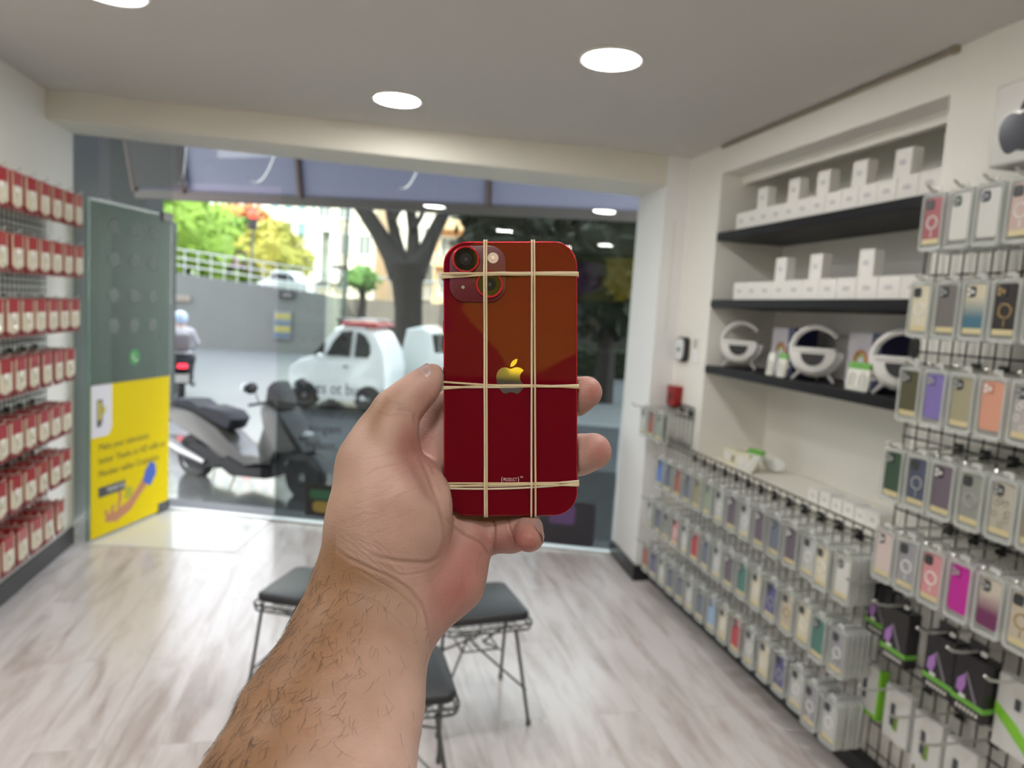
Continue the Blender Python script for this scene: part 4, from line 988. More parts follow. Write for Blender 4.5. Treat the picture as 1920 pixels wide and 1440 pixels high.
def polyd(pts):
    d = np.full(nv, 1e9); tt = np.zeros(nv)
    P = np.array(pts, float)
    # resample as a smooth curve
    T = np.linspace(0, len(P)-1, (len(P)-1)*6+1); Q = []
    for t in T:
        i = min(int(t), len(P)-2); f = t-i; p0 = P[max(i-1,0)]; p1 = P[i]; p2 = P[i+1]; p3 = P[min(i+2,len(P)-1)]
        Q.append(.5*((2*p1)+(-p0+p2)*f+(2*p0-5*p1+4*p2-p3)*f*f+(-p0+3*p1-3*p2+p3)*f**3))
    n = len(Q)-1
    for i in range(n):
        a, b = Q[i], Q[i+1]; ab = b-a; L = ab@ab+1e-9
        t = np.clip(((PXc-a[0])*ab[0]+(PYc-a[1])*ab[1])/L, 0, 1)
        dd = np.hypot(PXc-a[0]-t*ab[0], PYc-a[1]-t*ab[1]); m_ = dd < d; d[m_] = dd[m_]; tt[m_] = (i+t[m_])/n
    return d, np.minimum(1, np.minimum(tt, 1-tt)*6+.25)
disp = np.zeros(nv); ink = np.zeros(nv)
CRE = [  # polyline, width px, depth mm, tone
 ([(629,1028),(655,1048),(688,1064),(725,1079),(757,1098),(780,1118),(795,1140),(803,1170),(806,1200),(803,1222)], 3.0, .75, .6),
 ([(690,1036),(715,1046),(750,1053),(785,1055),(806,1054),(822,1042),(832,1018),(832,987),(827,962),(818,935),(806,900),(796,875)], 3.6, .75, .5),
 ([(800,885),(790,858),(778,838),(768,826)], 4.2, .5, .25),
 ([(782,842),(800,862),(816,890)], 2.6, .35, .3),
 ([(834,968),(850,984),(870,1000),(893,1011),(908,1024),(917,1040)], 2.6, .7, .7),
 ([(700,1048),(735,1072),(760,1078),(800,1072)], 2.0, .4, .4),
 ([(665,1062),(700,1085),(740,1108),(775,1135),(790,1160)], 2.0, .35, .35),
 ([(778,774),(776,784),(778,795)], 2.6, .6, .5),
 ([(745,769),(762,768),(774,776)], 2.6, .25, .25),
 ([(703,771),(728,779),(752,777),(768,782)], 2.0, .22, .25),
 ([(720,742),(733,753),(752,757)], 1.8, .2, .2),
 ([(926,974),(928,1000),(926,1036)], 2.0, .8, .8), ([(953,972),(957,995),(966,1016)], 1.8, .7, .7),
 ([(686,893),(705,880),(735,872),(757,866),(765,850)], 1.6, .22, .3), ([(690,860),(720,853),(750,846)], 1.5, .16, .2),
 ([(893,1082),(898,1050),(905,1030)], 1.8, .2, .25), ([(868,1092),(872,1120),(862,1145)], 1.6, .2, .2),
 ([(858,1118),(845,1142),(832,1160)], 1.4, .2, -.4), ([(872,1070),(868,1085),(866,1098)], 1.4, .2, -.4),
 ([(640,1110),(690,1122),(730,1145),(762,1180)], 2.4, .25, .15),
]
for pts, w, dep, tone in CRE:
    d, fa = polyd(pts); g = np.exp(-(d/(w*1.15))**2)*fa*facing; disp -= g*dep*.66; ink = np.maximum(ink, g*tone*.52) if tone > 0 else ink
    disp += np.exp(-((d-w*2.2)/(w*1.3))**2)*fa*facing*dep*.22
# fine wrist and thenar wrinkles
rng = np.random.RandomState(4)
for i in range(26):
    t = rng.rand(); x0, y0 = 640+95*t+rng.randn()*8, 880+130*rng.rand(); a = radians(-24+rng.randn()*9); L = 26+34*rng.rand()
    d, fa = polyd([(x0,y0),(x0+L*.5*cos(a),y0+L*.5*sin(a)+2),(x0+L*cos(a),y0+L*sin(a))]); g = np.exp(-(d/1.4)**2)*fa*facing; disp -= g*.10; ink = np.maximum(ink, g*.10)
for i in range(22):
    x0, y0 = 632+70*rng.rand(), 1000+50*rng.rand(); a = radians(30+rng.randn()*7); L = 40+40*rng.rand()
    d, fa = polyd([(x0,y0),(x0+L*.5*cos(a),y0+L*.5*sin(a)-2),(x0+L*cos(a),y0+L*sin(a))]); g = np.exp(-(d/1.5)**2)*fa*facing; disp -= g*.16; ink = np.maximum(ink, g*.14)
co2 = co+no*disp[:,None]
# pigment: pink palm and finger pads, tan forearm
def blob(px, py, rx, ry, rot=0):
    c, s = cos(radians(rot)), sin(radians(rot)); u = (PXc-px)*c+(PYc-py)*s; v = -(PXc-px)*s+(PYc-py)*c
    return np.exp(-((u/rx)**2+(v/ry)**2))
palm = 1/(1+np.exp(-((PXc-640)*.55+(1085-PYc)*.8+ (PXc-700)*.25)/34.0))
d, fa = polyd(CRE[0][0])
side = np.where((PYc-1028)*.62-(PXc-629)*.62 < 0, 1, 0)
wr = np.array(CRE[0][0][:9], float)
ycr = np.interp(PXc, wr[:,0], wr[:,1], left=1010, right=1240); onpalm = 1/(1+np.exp((PYc-ycr)/7.0)); onpalm = np.where(PXc > 806, 1, onpalm)
pink = .16*onpalm*np.clip((PXc-622)/110, .05, 1)
pink += .85*blob(860,1090,60,105,25)*onpalm+.14*blob(735,945,62,75)+.40*blob(805,745,32,40)+.5*blob(760,830,22,40)+.55*blob(800,840,35,60)
pink += .8*blob(1112,735,24,30)+.8*blob(1125,845,28,34)+.95*blob(990,1015,26,26)+.4*blob(950,1010,60,30)+.12*blob(575,1375,9,8)*4
tan = (1-onpalm)*np.clip(1-((PXc-560)+(PYc-1300)*.45)/230, 0, 1)+.55*np.clip(1-(PXc-632)/55, 0, 1)*(PYc > 760)*onpalm+.7*blob(720,760,46,24,-40)+.5*blob(705,800,22,60,-25)
me2.vertices.foreach_set('co', co2.astype(np.float32).ravel()/1000.0)
for nm, arr in (('pink', np.clip(pink,0,1.2)), ('tan', np.clip(tan,0,1)), ('ink', ink)):
    at_ = me2.attributes.new(nm, 'FLOAT', 'POINT'); at_.data.foreach_set('value', arr.astype(np.float32))
me2.polygons.foreach_set('use_smooth', np.ones(len(me2.polygons), bool))
def skin():
    m = bpy.data.materials.new('skin'); m.use_nodes = True; nt = m.node_tree; p = nt.nodes['Principled BSDF']; L = nt.links
    def attr(n): a = nt.nodes.new('ShaderNodeAttribute'); a.attribute_name = n; return a.outputs['Fac']
    def mix(fac, a, b, bt='MIX'):
        x = nt.nodes.new('ShaderNodeMix'); x.data_type = 'RGBA'; x.blend_type = bt
        L.new(fac, x.inputs[0]) if not isinstance(fac, float) else x.inputs[0].__setattr__('default_value', fac)
        for i, q in ((6, a), (7, b)):
            if isinstance(q, tuple): x.inputs[i].default_value = (*q, 1)
            else: L.new(q, x.inputs[i])
        return x.outputs[2]
    tc = nt.nodes.new('ShaderNodeTexCoord')
    n = nt.nodes.new('ShaderNodeTexNoise'); n.inputs['Scale'].default_value = 45; n.inputs['Detail'].default_value = 5; L.new(tc.outputs['Object'], n.inputs[0])
    base = mix(attr('pink'), srgb(188,158,148), srgb(158,104,98))
    base = mix(attr('tan'), base, srgb(134,99,70))
    rn = nt.nodes.new('ShaderNodeValToRGB'); rn.color_ramp.elements[0].position = .3; rn.color_ramp.elements[0].color = (.86,.83,.80,1); rn.color_ramp.elements[1].position = .7; rn.color_ramp.elements[1].color = (1.04,1.03,1.02,1); L.new(n.outputs['Fac'], rn.inputs[0])
    base = mix(1.0, base, rn.outputs[0], 'MULTIPLY')
    base = mix(attr('ink'), base, srgb(100,60,46))
    L.new(base, p.inputs['Base Color'])
    p.inputs['Roughness'].default_value = .48; p.inputs['Specular IOR Level'].default_value = .38
    p.inputs['Subsurface Weight'].default_value = .12; p.inputs['Subsurface Radius'].default_value = (1,.35,.2); p.inputs['Subsurface Scale'].default_value = .003
    v = nt.nodes.new('ShaderNodeTexVoronoi'); v.inputs['Scale'].default_value = 900; L.new(tc.outputs['Object'], v.inputs['Vector'])
    mp = nt.nodes.new('ShaderNodeMapping'); mp.inputs['Rotation'].default_value = (0,0,radians(-62)); mp.inputs['Scale'].default_value = (160,1100,500); L.new(tc.outputs['Object'], mp.inputs[0])
    n2 = nt.nodes.new('ShaderNodeTexNoise'); n2.inputs['Scale'].default_value = 1.0; n2.inputs['Detail'].default_value = 3; L.new(mp.outputs[0], n2.inputs['Vector'])
    b1 = nt.nodes.new('ShaderNodeBump'); b1.inputs['Strength'].default_value = .22; b1.inputs['Distance'].default_value = .0004; L.new(v.outputs['Distance'], b1.inputs['Height'])
    b2 = nt.nodes.new('ShaderNodeBump'); b2.inputs['Strength'].default_value = .30; b2.inputs['Distance'].default_value = .0006; L.new(n2.outputs['Fac'], b2.inputs['Height']); L.new(b1.outputs[0], b2.inputs['Normal'])
    L.new(b2.outputs[0], p.inputs['Normal']); return m
me2.materials.clear(); me2.materials.append(skin())
hand = bpy.data.objects.new('person', me2); COL.objects.link(hand); hand.matrix_world = CAMM
tag(hand, 'bare left forearm and hand raised from below, thumb and fingers gripping the red phone', 'person')
hand['label'] = 'person reaching in with a bare left forearm and hand, gripping the red phone'
# nails: curved plates following the fingertip
def nail(p0, p1, r0, r1, n, half, mtl, v0=.1, v1=1.0, lift=.35):
    a = cam3(*p0); b = cam3(*p1); ax_ = b-a; ax_ /= np.linalg.norm(ax_); n = np.array(n, float); n -= ax_*np.dot(n, ax_); n /= np.linalg.norm(n); t = np.cross(ax_, n)
    m = MB(); NU, NV = 13, 15; g = []
    for j in range(NV):
        v = v0+(v1-v0)*j/(NV-1); c = a+(b-a)*v; r = r0+(r1-r0)*v+lift; row = []
        w = half*(1-.55*max(0, (j/(NV-1)-.62)/.38)**2)*(1-.5*max(0, (.25-j/(NV-1))/.25)**2)
        for i in range(NU):
            th = radians(w*(-1+2*i/(NU-1))); q = c+n*cos(th)*r+t*sin(th)*r; row.append(m.bm.verts.new(q/1000))
        g.append(row)
    for j in range(NV-1):
        for i in range(NU-1): m.bm.faces.new((g[j][i],g[j][i+1],g[j+1][i+1],g[j+1][i]))
    bmesh.ops.solidify(m.bm, geom=m.bm.faces[:], thickness=.0004)
    o = m.obj('fingernail', mtl, hand, True); return o
NM = mat('nail', srgb(212,184,180), .25, spec=.6, coat=.3)
nail((778,736,0),(811,705.5,-1), 32.8*.2845, 24.5*.2845, (-.50,.62,.60), 52, NM, .12, 1.22, .85).visible_shadow = True
nail((990,990,-2),(991,1010,9), 26*.2845, 24*.2845, (.95,.28,.45), 50, NM, .1, 1.15, .55)
# arm hair: short curved strands rooted on the skin
fi = np.where((no[:,2] > -.25) & (PYc > 1035) & (PYc < 1475) & (onpalm < .3))[0]
wgt = np.clip(1-((PXc[fi]-560)+(PYc[fi]-1250)*.42)/250, .04, 1.0)**1.5*np.clip((PYc[fi]-1030)/90, 0, 1); wgt /= wgt.sum()
pick = rng.choice(fi, 620, p=wgt, replace=False)
m = MB(); axd = cam3(500,1600,80)-cam3(690,1160,15); axd /= np.linalg.norm(axd)
for i in pick:
    p = co2[i]; n = no[i]; edge = np.clip((600-PXc[i]-(PYc[i]-1100)*-.0)/200, 0, 1)
    t = axd+np.cross(n, axd)*rng.randn()*.55; t -= n*np.dot(t, n); t /= np.linalg.norm(t); sd = np.cross(n, t)
    L = 3.0+4.5*rng.rand(); cv = rng.randn()*.45; pts = []
    for k in range(5):
        s = k/4; pts.append((p+t*L*s+sd*L*cv*s*s+n*(.1+L*(.30*s-.22*s*s)))/1000)
    r = (.06+.03*rng.rand())/1000
    m.tube([Vector(q) for q in pts], [r, r, r*.85, r*.6, r*.25], 3, caps=False)
hr = m.obj('arm_hair', mat('hair_dark', (.018,.011,.007), .5), hand); hr['kind'] = 'stuff'
# ================================================================= OUTSIDE
GZ = -.40
def asphalt():
    m = mat('wet_asphalt', (.17,.182,.187), .30, noise=.15, nscale=1.2, spec=.9); return m
m = MB(); q = [gp(-45,.3)[:2], gp(60,.3)[:2], gp(60,120)[:2], gp(-45,120)[:2]]; m.prism(q, 2, GZ-.3, GZ-.0)
g_ = m.obj('ground', asphalt()); g_['kind'] = 'structure'
m = MB(); q = [gp(-12,.30)[:2], gp(16,.30)[:2], gp(16,4.1)[:2], gp(-12,4.1)[:2]]; m.prism(q, 2, GZ, GZ+.03)
struct(m.obj('pavement', mat('pavement_slabs', (.09,.095,.095), .20, noise=.3, nscale=2.5, spec=1.0, coat=.4)))
ANG = atan2(GD[1], GD[0])
# ---- awning over the pavement
AW = mat('awning_fabric', srgb(156,155,170), .7, noise=.06, nscale=1.5); AF = mat('awning_steel', (.055,.022,.020), .5); AE = mat('awning_edge', (.10,.085,.085), .5)
_n = AW.node_tree; _p = _n.nodes['Principled BSDF']; _o = _n.nodes['Material Output']; _t = _n.nodes.new('ShaderNodeBsdfTranslucent'); _t.inputs[0].default_value = (*srgb(164,163,184), 1)
_x = _n.nodes.new('ShaderNodeMixShader'); _x.inputs[0].default_value = .5; _n.links.new(_p.outputs[0], _x.inputs[1]); _n.links.new(_t.outputs[0], _x.inputs[2]); _n.links.new(_x.outputs[0], _o.inputs[0])
ez = float(onp(700, 386, np.array(gp(0,1.8)), GN)[2])
t = empty('awning', gp(0,1.8,ez), 0, 'grey fabric awning with dark red steel rafters above the shopfront', 'awning')
o_ = np.array(gp(0,1.8,ez)); gq = lambda *a: tuple(np.array(gp(*a))-o_)
m = MB(); a0, a1 = -1.5, 4.4; prof = [(1.8,.05),(1.42,1.35),(.25,1.75),(.25,1.73),(1.405,1.32),(1.785,.05)]
A = [m.bm.verts.new(gq(a0,w,ez+z)) for w, z in prof]; B = [m.bm.verts.new(gq(a1,w,ez+z)) for w, z in prof]; n = len(prof)
m.bm.faces.new(A); m.bm.faces.new(B[::-1])
for i in range(n): m.bm.faces.new((A[i],A[(i+1)%n],B[(i+1)%n],B[i]))
bmesh.ops.recalc_face_normals(m.bm, faces=m.bm.faces); m.obj('canopy', AW, t)
s_ = onp(350, 330, np.array(gp(0,1.7)), GN); td = float(np.dot(s_-G0, GD)); prof = [(1.74,.06),(1.37,1.30),(1.36,1.29),(1.73,.06)]
m = MB(); A = [m.bm.verts.new(gq(a0,w,ez+z)) for w, z in prof]; B = [m.bm.verts.new(gq(td,w,ez+z)) for w, z in prof]; n = len(prof)
m.bm.faces.new(A); m.bm.faces.new(B[::-1])
for i in range(n): m.bm.faces.new((A[i],A[(i+1)%n],B[(i+1)%n],B[i]))
bmesh.ops.recalc_face_normals(m.bm, faces=m.bm.faces); m.obj('dark_lining', mat('dark_lining', (.035,.033,.036), .7), t)  # dark sheet under the left canopy, stands in for its shade
m = MB(); q = [gq(a0,1.76)[:2], gq(a1,1.76)[:2], gq(a1,1.84)[:2], gq(a0,1.84)[:2]]; m.prism(q, 2, -.03, .05); m.obj('front_rail', AE, t)
for px_ in (256, 347, 566, 917, 1230):
    s = onp(px_, 380, np.array(gp(0,1.78)), GN); tt = float(np.dot(s-G0, GD))
    m = MB(); m.tube([gq(tt,1.76,ez+.03), gq(tt,1.38,ez+1.33), gq(tt,.25,ez+1.70)], .030, 4); m.obj('rafter', AF, t)
for px_, dd in ((300,.25),(430,.5),(720,.4)):
    s = onp(px_, 330, np.array(gp(0,1.2)), GN); tt = float(np.dot(s-G0, GD))
    m = MB(); m.tube([gq(tt+dd*u, 1.5-.3*u, ez+.05+.55*u*u-.12*sin(pi*u)+.1) for u in np.linspace(0,1,10)], .005, 5); m.obj('hanging_wire', CHROME, t, True)
# ---- neighbour frontage on the left, and red sign board
t = empty('neighbour_frontage', gp(-2.0,2.6,GZ), ANG, 'dark neighbouring shopfront seen past the left glass pane', 'shopfront')
m = MB(); m.box((-2.6,0,0),(.05,.3,4.2)); m.obj('wall', mat('dark_frontage', (.022,.023,.025), .6, noise=.4, nscale=2), t)
m = MB()
for k in range(4): m.box((-2.2+.7*k,-.04,.5),(-1.7+.7*k,.0,2.6), .01)
m.obj('display_windows', mat('dim_window', (.035,.045,.045), .5, noise=.4, nscale=4), t)
p = onp(252, 383, np.array(gp(0,5.2)), GN)
t = empty('red_sign', (p[0],p[1],p[2]-.15), ANG, 'red sign board under the awning beside the frosted door', 'sign')
m = MB(); m.prism([(-.42,0),(.22,0),(.12,.30),(-.42,.30)], 1, -.06, .06, .01); m.obj('board', mat('sign_red', (.35,.02,.05), .4), t); m = MB(); m.cyl((-.3,.03,-(p[2]-.15-GZ)),(-.3,.03,.02), .025); m.obj('post', AE, t)

# ---- parked scooter
s0 = on(368, 895, 2, GZ); s1 = on(572, 938, 2, GZ); dv = s1-s0
t = empty('scooter', (s0[0],s0[1],GZ), atan2(dv[1],dv[0]), 'silver grey parked scooter with black seat, outside the shop glass', 'scooter')
SG = mat('scooter_silver', (.024,.024,.022), .3, metal=.0, coat=.28); SBK = mat('scooter_black', (.008,.008,.010), .45, spec=.3); SST = mat('scooter_seat', (.012,.013,.018), .6, spec=.2); TY = mat('tyre', (.015,.015,.016), .7); RM = mat('wheel_rim', (.20,.21,.22), .3, metal=.8)
WB = float(np.linalg.norm(dv))/.85; t.scale = (.85,.85,.85)
def wheel(x, r, w, par, z=None, y=0):
    z = r if z is None else z
    m = MB(); m.lathe([(r*.62,-w*.4),(r*.88,-w/2),(r,-w*.25),(r,w*.25),(r*.88,w/2),(r*.62,w*.4)], c=(x,y,z), axis=1, seg=32); ty = m.obj('wheel', TY, par, True)
    m = MB(); m.lathe([(.001,-w*.5),(r*.18,-w*.52),(r*.2,-w*.3),(r*.2,w*.3),(r*.18,w*.52),(.001,w*.5)], c=(x,y,z), axis=1, seg=20)
    for k in range(5):
        a = 2*pi*k/5; m.tube([(x+r*.15*cos(a),y,z+r*.15*sin(a)),(x+r*.6*cos(a),y,z+r*.6*sin(a))], w*.16, 6)
    m.lathe([(r*.56,-w*.3),(r*.64,-w*.42),(r*.64,w*.42),(r*.56,w*.3)], c=(x,y,z), axis=1, seg=28)
    m.obj('rim', RM, ty, True)
wheel(0, .27, .14, t); wheel(WB, .27, .12, t)
def fair(name, pts, w0, w1, mtl, bev=.02, sc=.86):
    """side profile pts (x,z), half width w1 in the middle, shrunk outline at the outer faces"""
    cx = sum(p[0] for p in pts)/len(pts); cz = sum(p[1] for p in pts)/len(pts)
    m = MB(); rings = []
    for y, s in ((-w1,sc),(-w1*.82,.95),(-w0*.4,1),(w0*.4,1),(w1*.82,.95),(w1,sc)):
        rings.append([m.bm.verts.new((cx+(p[0]-cx)*s, y, cz+(p[1]-cz)*s)) for p in pts])
    n = len(pts)
    for A, B in zip(rings, rings[1:]):
        for k in range(n): m.bm.faces.new((A[k],A[(k+1)%n],B[(k+1)%n],B[k]))
    m.bm.faces.new(rings[0][::-1]); m.bm.faces.new(rings[-1]); bmesh.ops.recalc_face_normals(m.bm, faces=m.bm.faces)
    return m.obj(name, mtl, t, True)
S = WB/1.36
P = lambda L_: [(x*S, z) for x, z in L_]
fair('tail_fairing', P([(-.42,.78),(-.30,.88),(.05,.86),(.40,.70),(.62,.52),(.80,.40),(.98,.42),(1.0,.34),(.78,.26),(.45,.34),(.20,.50),(-.10,.62)]), .1, .17, SG)
fair('seat', P([(-.25,.88),(-.20,.95),(.02,.97),(.14,.90),(.25,.92),(.52,.88),(.60,.80),(.55,.68),(.36,.74),(.05,.86)]), .1, .15, SST, sc=.9)
fair('engine_cover', P([(-.10,.40),(.10,.50),(.42,.42),(.55,.28),(.40,.20),(.10,.18),(-.12,.26)]), .08, .15, SBK)
fair('floor_board', P([(.52,.40),(.80,.30),(1.02,.34),(1.02,.20),(.60,.16),(.46,.24)]), .12, .20, SBK)
fair('front_shield', P([(.94,.34),(.90,.55),(.98,.82),(.93,1.02),(1.0,1.10),(1.16,.98),(1.36,.72),(1.46,.58),(1.30,.52),(1.14,.50),(1.08,.36)]), .10, .21, SG, sc=.78)
fair('front_fender', P([(1.18,.50),(1.30,.60),(1.50,.52),(1.62,.36),(1.56,.36),(1.42,.47),(1.24,.44)]), .05, .08, SG)
fair('windscreen', P([(.96,1.06),(.98,1.24),(1.03,1.30),(1.12,1.14),(1.16,1.0),(1.05,1.02)]), .08, .14, SBK)
m = MB(); m.tube([(.93*S,-.34,1.04),(.99*S,-.16,1.06),(1.0*S,0,1.03),(.99*S,.16,1.06),(.93*S,.34,1.04)], .016, 8); m.obj('handlebar', SBK, t, True)
for sy in (-1, 1):
    m = MB(); m.tube([(.98*S,sy*.24,1.06),(1.0*S,sy*.34,1.20)], .006, 6); m.ball((1.0*S,sy*.39,1.24), .080, 14, 8, (.35,1.15,.8)); mr = m.obj('mirror', SBK, t, True)
    m = MB(); m.prism([(sy*.39+.080*cos(a), 1.24+.056*sin(a)) for a in np.linspace(0,2*pi,16,endpoint=False)], 0, .955*S-.012, .965*S-.012); m.obj('mirror_glass', mat('mirror_glass', (.75,.82,.84), .25), mr)  # pale colour paints in the bright sky the mirror would reflect
m = MB(); m.ball((1.37*S,0,.74), .075, 16, 10, (.5,1.3,.6)); m.obj('headlight', mat('headlight_lens', (.7,.72,.75), .1, coat=1), t, True)
m = MB(); m.ball((1.36*S,-.13,.60), .03, 10, 8, (1,1,.7)); m.obj('indicator', mat('amber', (.6,.16,.03), .2), t, True)
m = MB(); m.tube([(-.42*S,-.17,.50),(-.05*S,-.18,.36),(.25*S,-.16,.26)], [.055,.06,.03], 12); m.obj('exhaust', mat('exhaust_steel', (.35,.35,.35), .3, metal=.8), t, True)
m = MB(); m.tube([(-.44*S,0,.70),(-.52*S,0,.55),(-.50*S,0,.38)], .012, 6); m.box((-.53*S,-.08,.36),(-.51*S,.08,.50)); m.obj('plate_holder', SBK, t)
m = MB(); m.box((-.46*S,-.10,.70),(-.41*S,.10,.78), .01); m.obj('tail_light', mat('tail_red', (.35,.01,.01), .2), t)
m = MB(); m.tube([(.34*S,-.10,.22),(.36*S,-.18,.02)], .012, 6); m.tube([(.34*S,.10,.22),(.36*S,.18,.02)], .012, 6); m.tube([(.36*S,-.18,.015),(.44*S,-.2,.015)], .012, 6); m.obj('centre_stand', mat('stand_steel', (.25,.25,.25), .35, metal=.7), t)

# ---- rider on a moped, seen from behind
r0 = on(338, 752, 2, GZ)
RZ = radians(16); t = empty('moped', (r0[0],r0[1],GZ), RZ+pi/2, 'black moped with glowing red tail light on the wet road', 'moped')
def wheelx(par, x, r, w): wheel(x, r, w, par)
wheel(-.05, .28, .13, t); wheel(1.20, .28, .11, t)
fair('body', [(-.40,.72),(-.1,.80),(.35,.70),(.6,.42),(.9,.40),(1.0,.85),(1.1,.88),(1.15,.6),(.95,.28),(.3,.28),(-.1,.5)], .1, .15, SBK)
fair('seat', [(-.35,.80),(-.30,.88),(.25,.86),(.4,.78),(.2,.72)], .1, .14, SST)
t.scale = (.9,.9,.87)
m = MB(); m.box((-.46,-.08,.70),(-.38,.08,.78), .02); m.obj('tail_light', mat('tail_glow', (.8,.02,.03), .3, emit=(1,.03,.06), estr=3.0), t)
m = MB(); m.box((-.42,-.12,.42),(-.40,.12,.58)); m.obj('number_plate', mat('plate_dim', (.45,.45,.42), .4), t)
m = MB(); m.tube([(.95,-.33,.98),(1.02,0,.95),(.95,.33,.98)], .016, 8); m.obj('handlebar', SBK, t, True)
m = MB(); m.tube([(-.2,-.2,.36),(.3,-.2,.34)], .05, 10); m.obj('exhaust', RM, t, True)
def sg(a, ra, b, rb, k=.04): return dict(s=((np.array(a, float), ra), (np.array(b, float), rb)), k=k)
bp = [sg((.12,0,.92),.17,(.10,0,1.18),.16), sg((.10,0,1.18),.16,(.14,0,1.36),.15), sg((.14,-.12,1.38),.09,(.14,.12,1.38),.09), sg((.15,0,1.42),.06,(.18,0,1.52),.06), sg((.19,0,1.60),.095,(.20,0,1.64),.09)]
for s in (-1, 1):
    bp += [sg((.14,s*.19,1.38),.065,(.30,s*.30,1.16),.052), sg((.30,s*.30,1.16),.052,(.70,s*.30,1.04),.042), sg((.70,s*.30,1.04),.042,(.86,s*.30,1.02),.045,.02),
           sg((.12,s*.11,.90),.105,(.50,s*.22,.82),.08), sg((.50,s*.22,.82),.078,(.48,s*.20,.42),.055), sg((.48,s*.20,.42),.055,(.50,s*.2,.34),.055), sg((.46,s*.2,.33),.05,(.66,s*.2,.31),.04)]
v, q = sdf_mesh(bp, .022); v = relax(v, q, 3); me = tomesh('person', v, q)
for m_ in (mat('jacket_grey', (.50,.49,.53), .7), mat('trousers_dark', (.03,.03,.035), .7), mat('rider_skin', (.45,.28,.2), .5)): me.materials.append(m_)
ctr = np.array([v[qq].mean(0) for qq in q]); mi = np.where(ctr[:,2] > .95, 0, 1); mi[(ctr[:,2] > 1.47)] = 2; mi[(ctr[:,0] > .80) & (ctr[:,2] > .9)] = 2
me.polygons.foreach_set('material_index', mi.astype(np.int32))
rp = bpy.data.objects.new('person', me); COL.objects.link(rp); rp.location = t.location; rp.rotation_euler = t.rotation_euler; rp.scale = t.scale
tag(rp, 'person in a pale jacket and light blue helmet riding the moped away', 'person')
m = MB(); m.ball((.19,0,1.64), .142, 22, 14, (1.08,.92,1.0)); hl = m.obj('helmet', mat('helmet_blue', (.42,.55,.75), .2, coat=.7), rp, True)
m = MB(); m.ball((.235,0,1.61), .128, 18, 12, (1.0,.98,.72)); m.obj('visor', mat('visor_black', (.01,.01,.012), .1, coat=1), hl, True)
m = MB(); m.box((-.14,-.15,1.0),(-.05,.15,1.34), .04, 3); m.obj('backpack', mat('backpack_grey', (.16,.15,.16), .7), rp, True)

# ---- small white car
c0 = on(598, 757, 2, GZ); cr = on(800, 772, 2, GZ); ca = ANG+pi
t = empty('car', (c0[0],c0[1],GZ), ca, 'small rounded white car with a red roof stripe on the wet road', 'car')
# local +x is the front of the car (towards the left of the photo); front wheel at x=0
CW_ = mat('car_white', (.70,.72,.73), .25, coat=.5); CGL = mat('car_glass', (.02,.025,.025), .05, coat=1); CRD_ = mat('car_red', (.45,.03,.04), .3, coat=.5); CDK = mat('car_dark', (.02,.02,.022), .5); CTE = mat('car_teal', (.03,.16,.17), .35, coat=.5)
Wd = 1.30
fx = .68
body = [(x*fx, z) for x, z in [(.52,.30),(.56,.55),(.46,.74),(.22,.86),(-.10,.93),(-.38,1.20),(-.62,1.42),(-.95,1.53),(-1.40,1.52),(-1.78,1.38),(-2.02,1.10),(-2.12,.80),(-2.12,.34),(-1.9,.22),(-.3,.20),(.30,.22)]]
m = MB(); rings = []
for y, s, dz in ((-Wd/2,.90,.0),(-Wd/2+.03,.955,.0),(-Wd/2+.14,.99,0),(-Wd/2+.3,1.0,0),(Wd/2-.3,1.0,0),(Wd/2-.14,.99,0),(Wd/2-.03,.955,0),(Wd/2,.90,0)):
    rings.append([m.bm.verts.new((-.55+(x+.55)*s, y*(1 if z < .9 else 1-.22*(z-.9)/.6), .30+(z-.30)*s)) for x, z in body])
n = len(body)
for A, B in zip(rings, rings[1:]):
    for k in range(n): m.bm.faces.new((A[k],A[(k+1)%n],B[(k+1)%n],B[k]))
m.bm.faces.new(rings[0][::-1]); m.bm.faces.new(rings[-1]); bmesh.ops.recalc_face_normals(m.bm, faces=m.bm.faces)
m.obj('car_body', CW_, t, True)
def sidepoly(name, pts, off, mtl):
    pts = [(x*fx, z) for x, z in pts]
    for s in (-1, 1):
        m = MB(); f = lambda x, z, o: (x, s*(Wd/2+o)*(1 if z < .9 else 1-.22*(z-.9)/.6), z)
        A = [m.bm.verts.new(f(x,z,-.06)) for x, z in pts]; B = [m.bm.verts.new(f(x,z,off)) for x, z in pts]; k = len(pts)
        m.bm.faces.new(A); m.bm.faces.new(B[::-1])
        for i in range(k): m.bm.faces.new((A[i],A[(i+1)%k],B[(i+1)%k],B[i]))
        bmesh.ops.recalc_face_normals(m.bm, faces=m.bm.faces); m.obj(name, mtl, t)
sidepoly('front_window', [(-.52,.95),(-.66,1.18),(-.86,1.37),(-1.14,1.39),(-1.14,.95)], .006, CGL)
sidepoly('rear_window', [(-1.26,.95),(-1.26,1.38),(-1.46,1.33),(-1.62,1.18),(-1.66,1.02),(-1.6,.95)], .006, CGL)
sidepoly('quarter_window', [(-.18,.95),(-.44,1.18),(-.45,.95)], .006, CGL)
sidepoly('sill', [(-.42,.20),(-.42,.30),(-1.5,.32),(-1.66,.22)], .02, CW_)
m = MB(); m.prism([(x*fx, z) for x, z in [(-.22,.96),(-.42,1.17),(-.63,1.38),(-.66,1.36),(-.46,1.14),(-.27,.94)]], 1, -Wd*.38, Wd*.38); m.obj('windscreen', CGL, t)
m = MB(); m.box((-1.20,-Wd*.40,1.475),(-.56,Wd*.40,1.545), .015); m.obj('roof_stripe', CRD_, t)
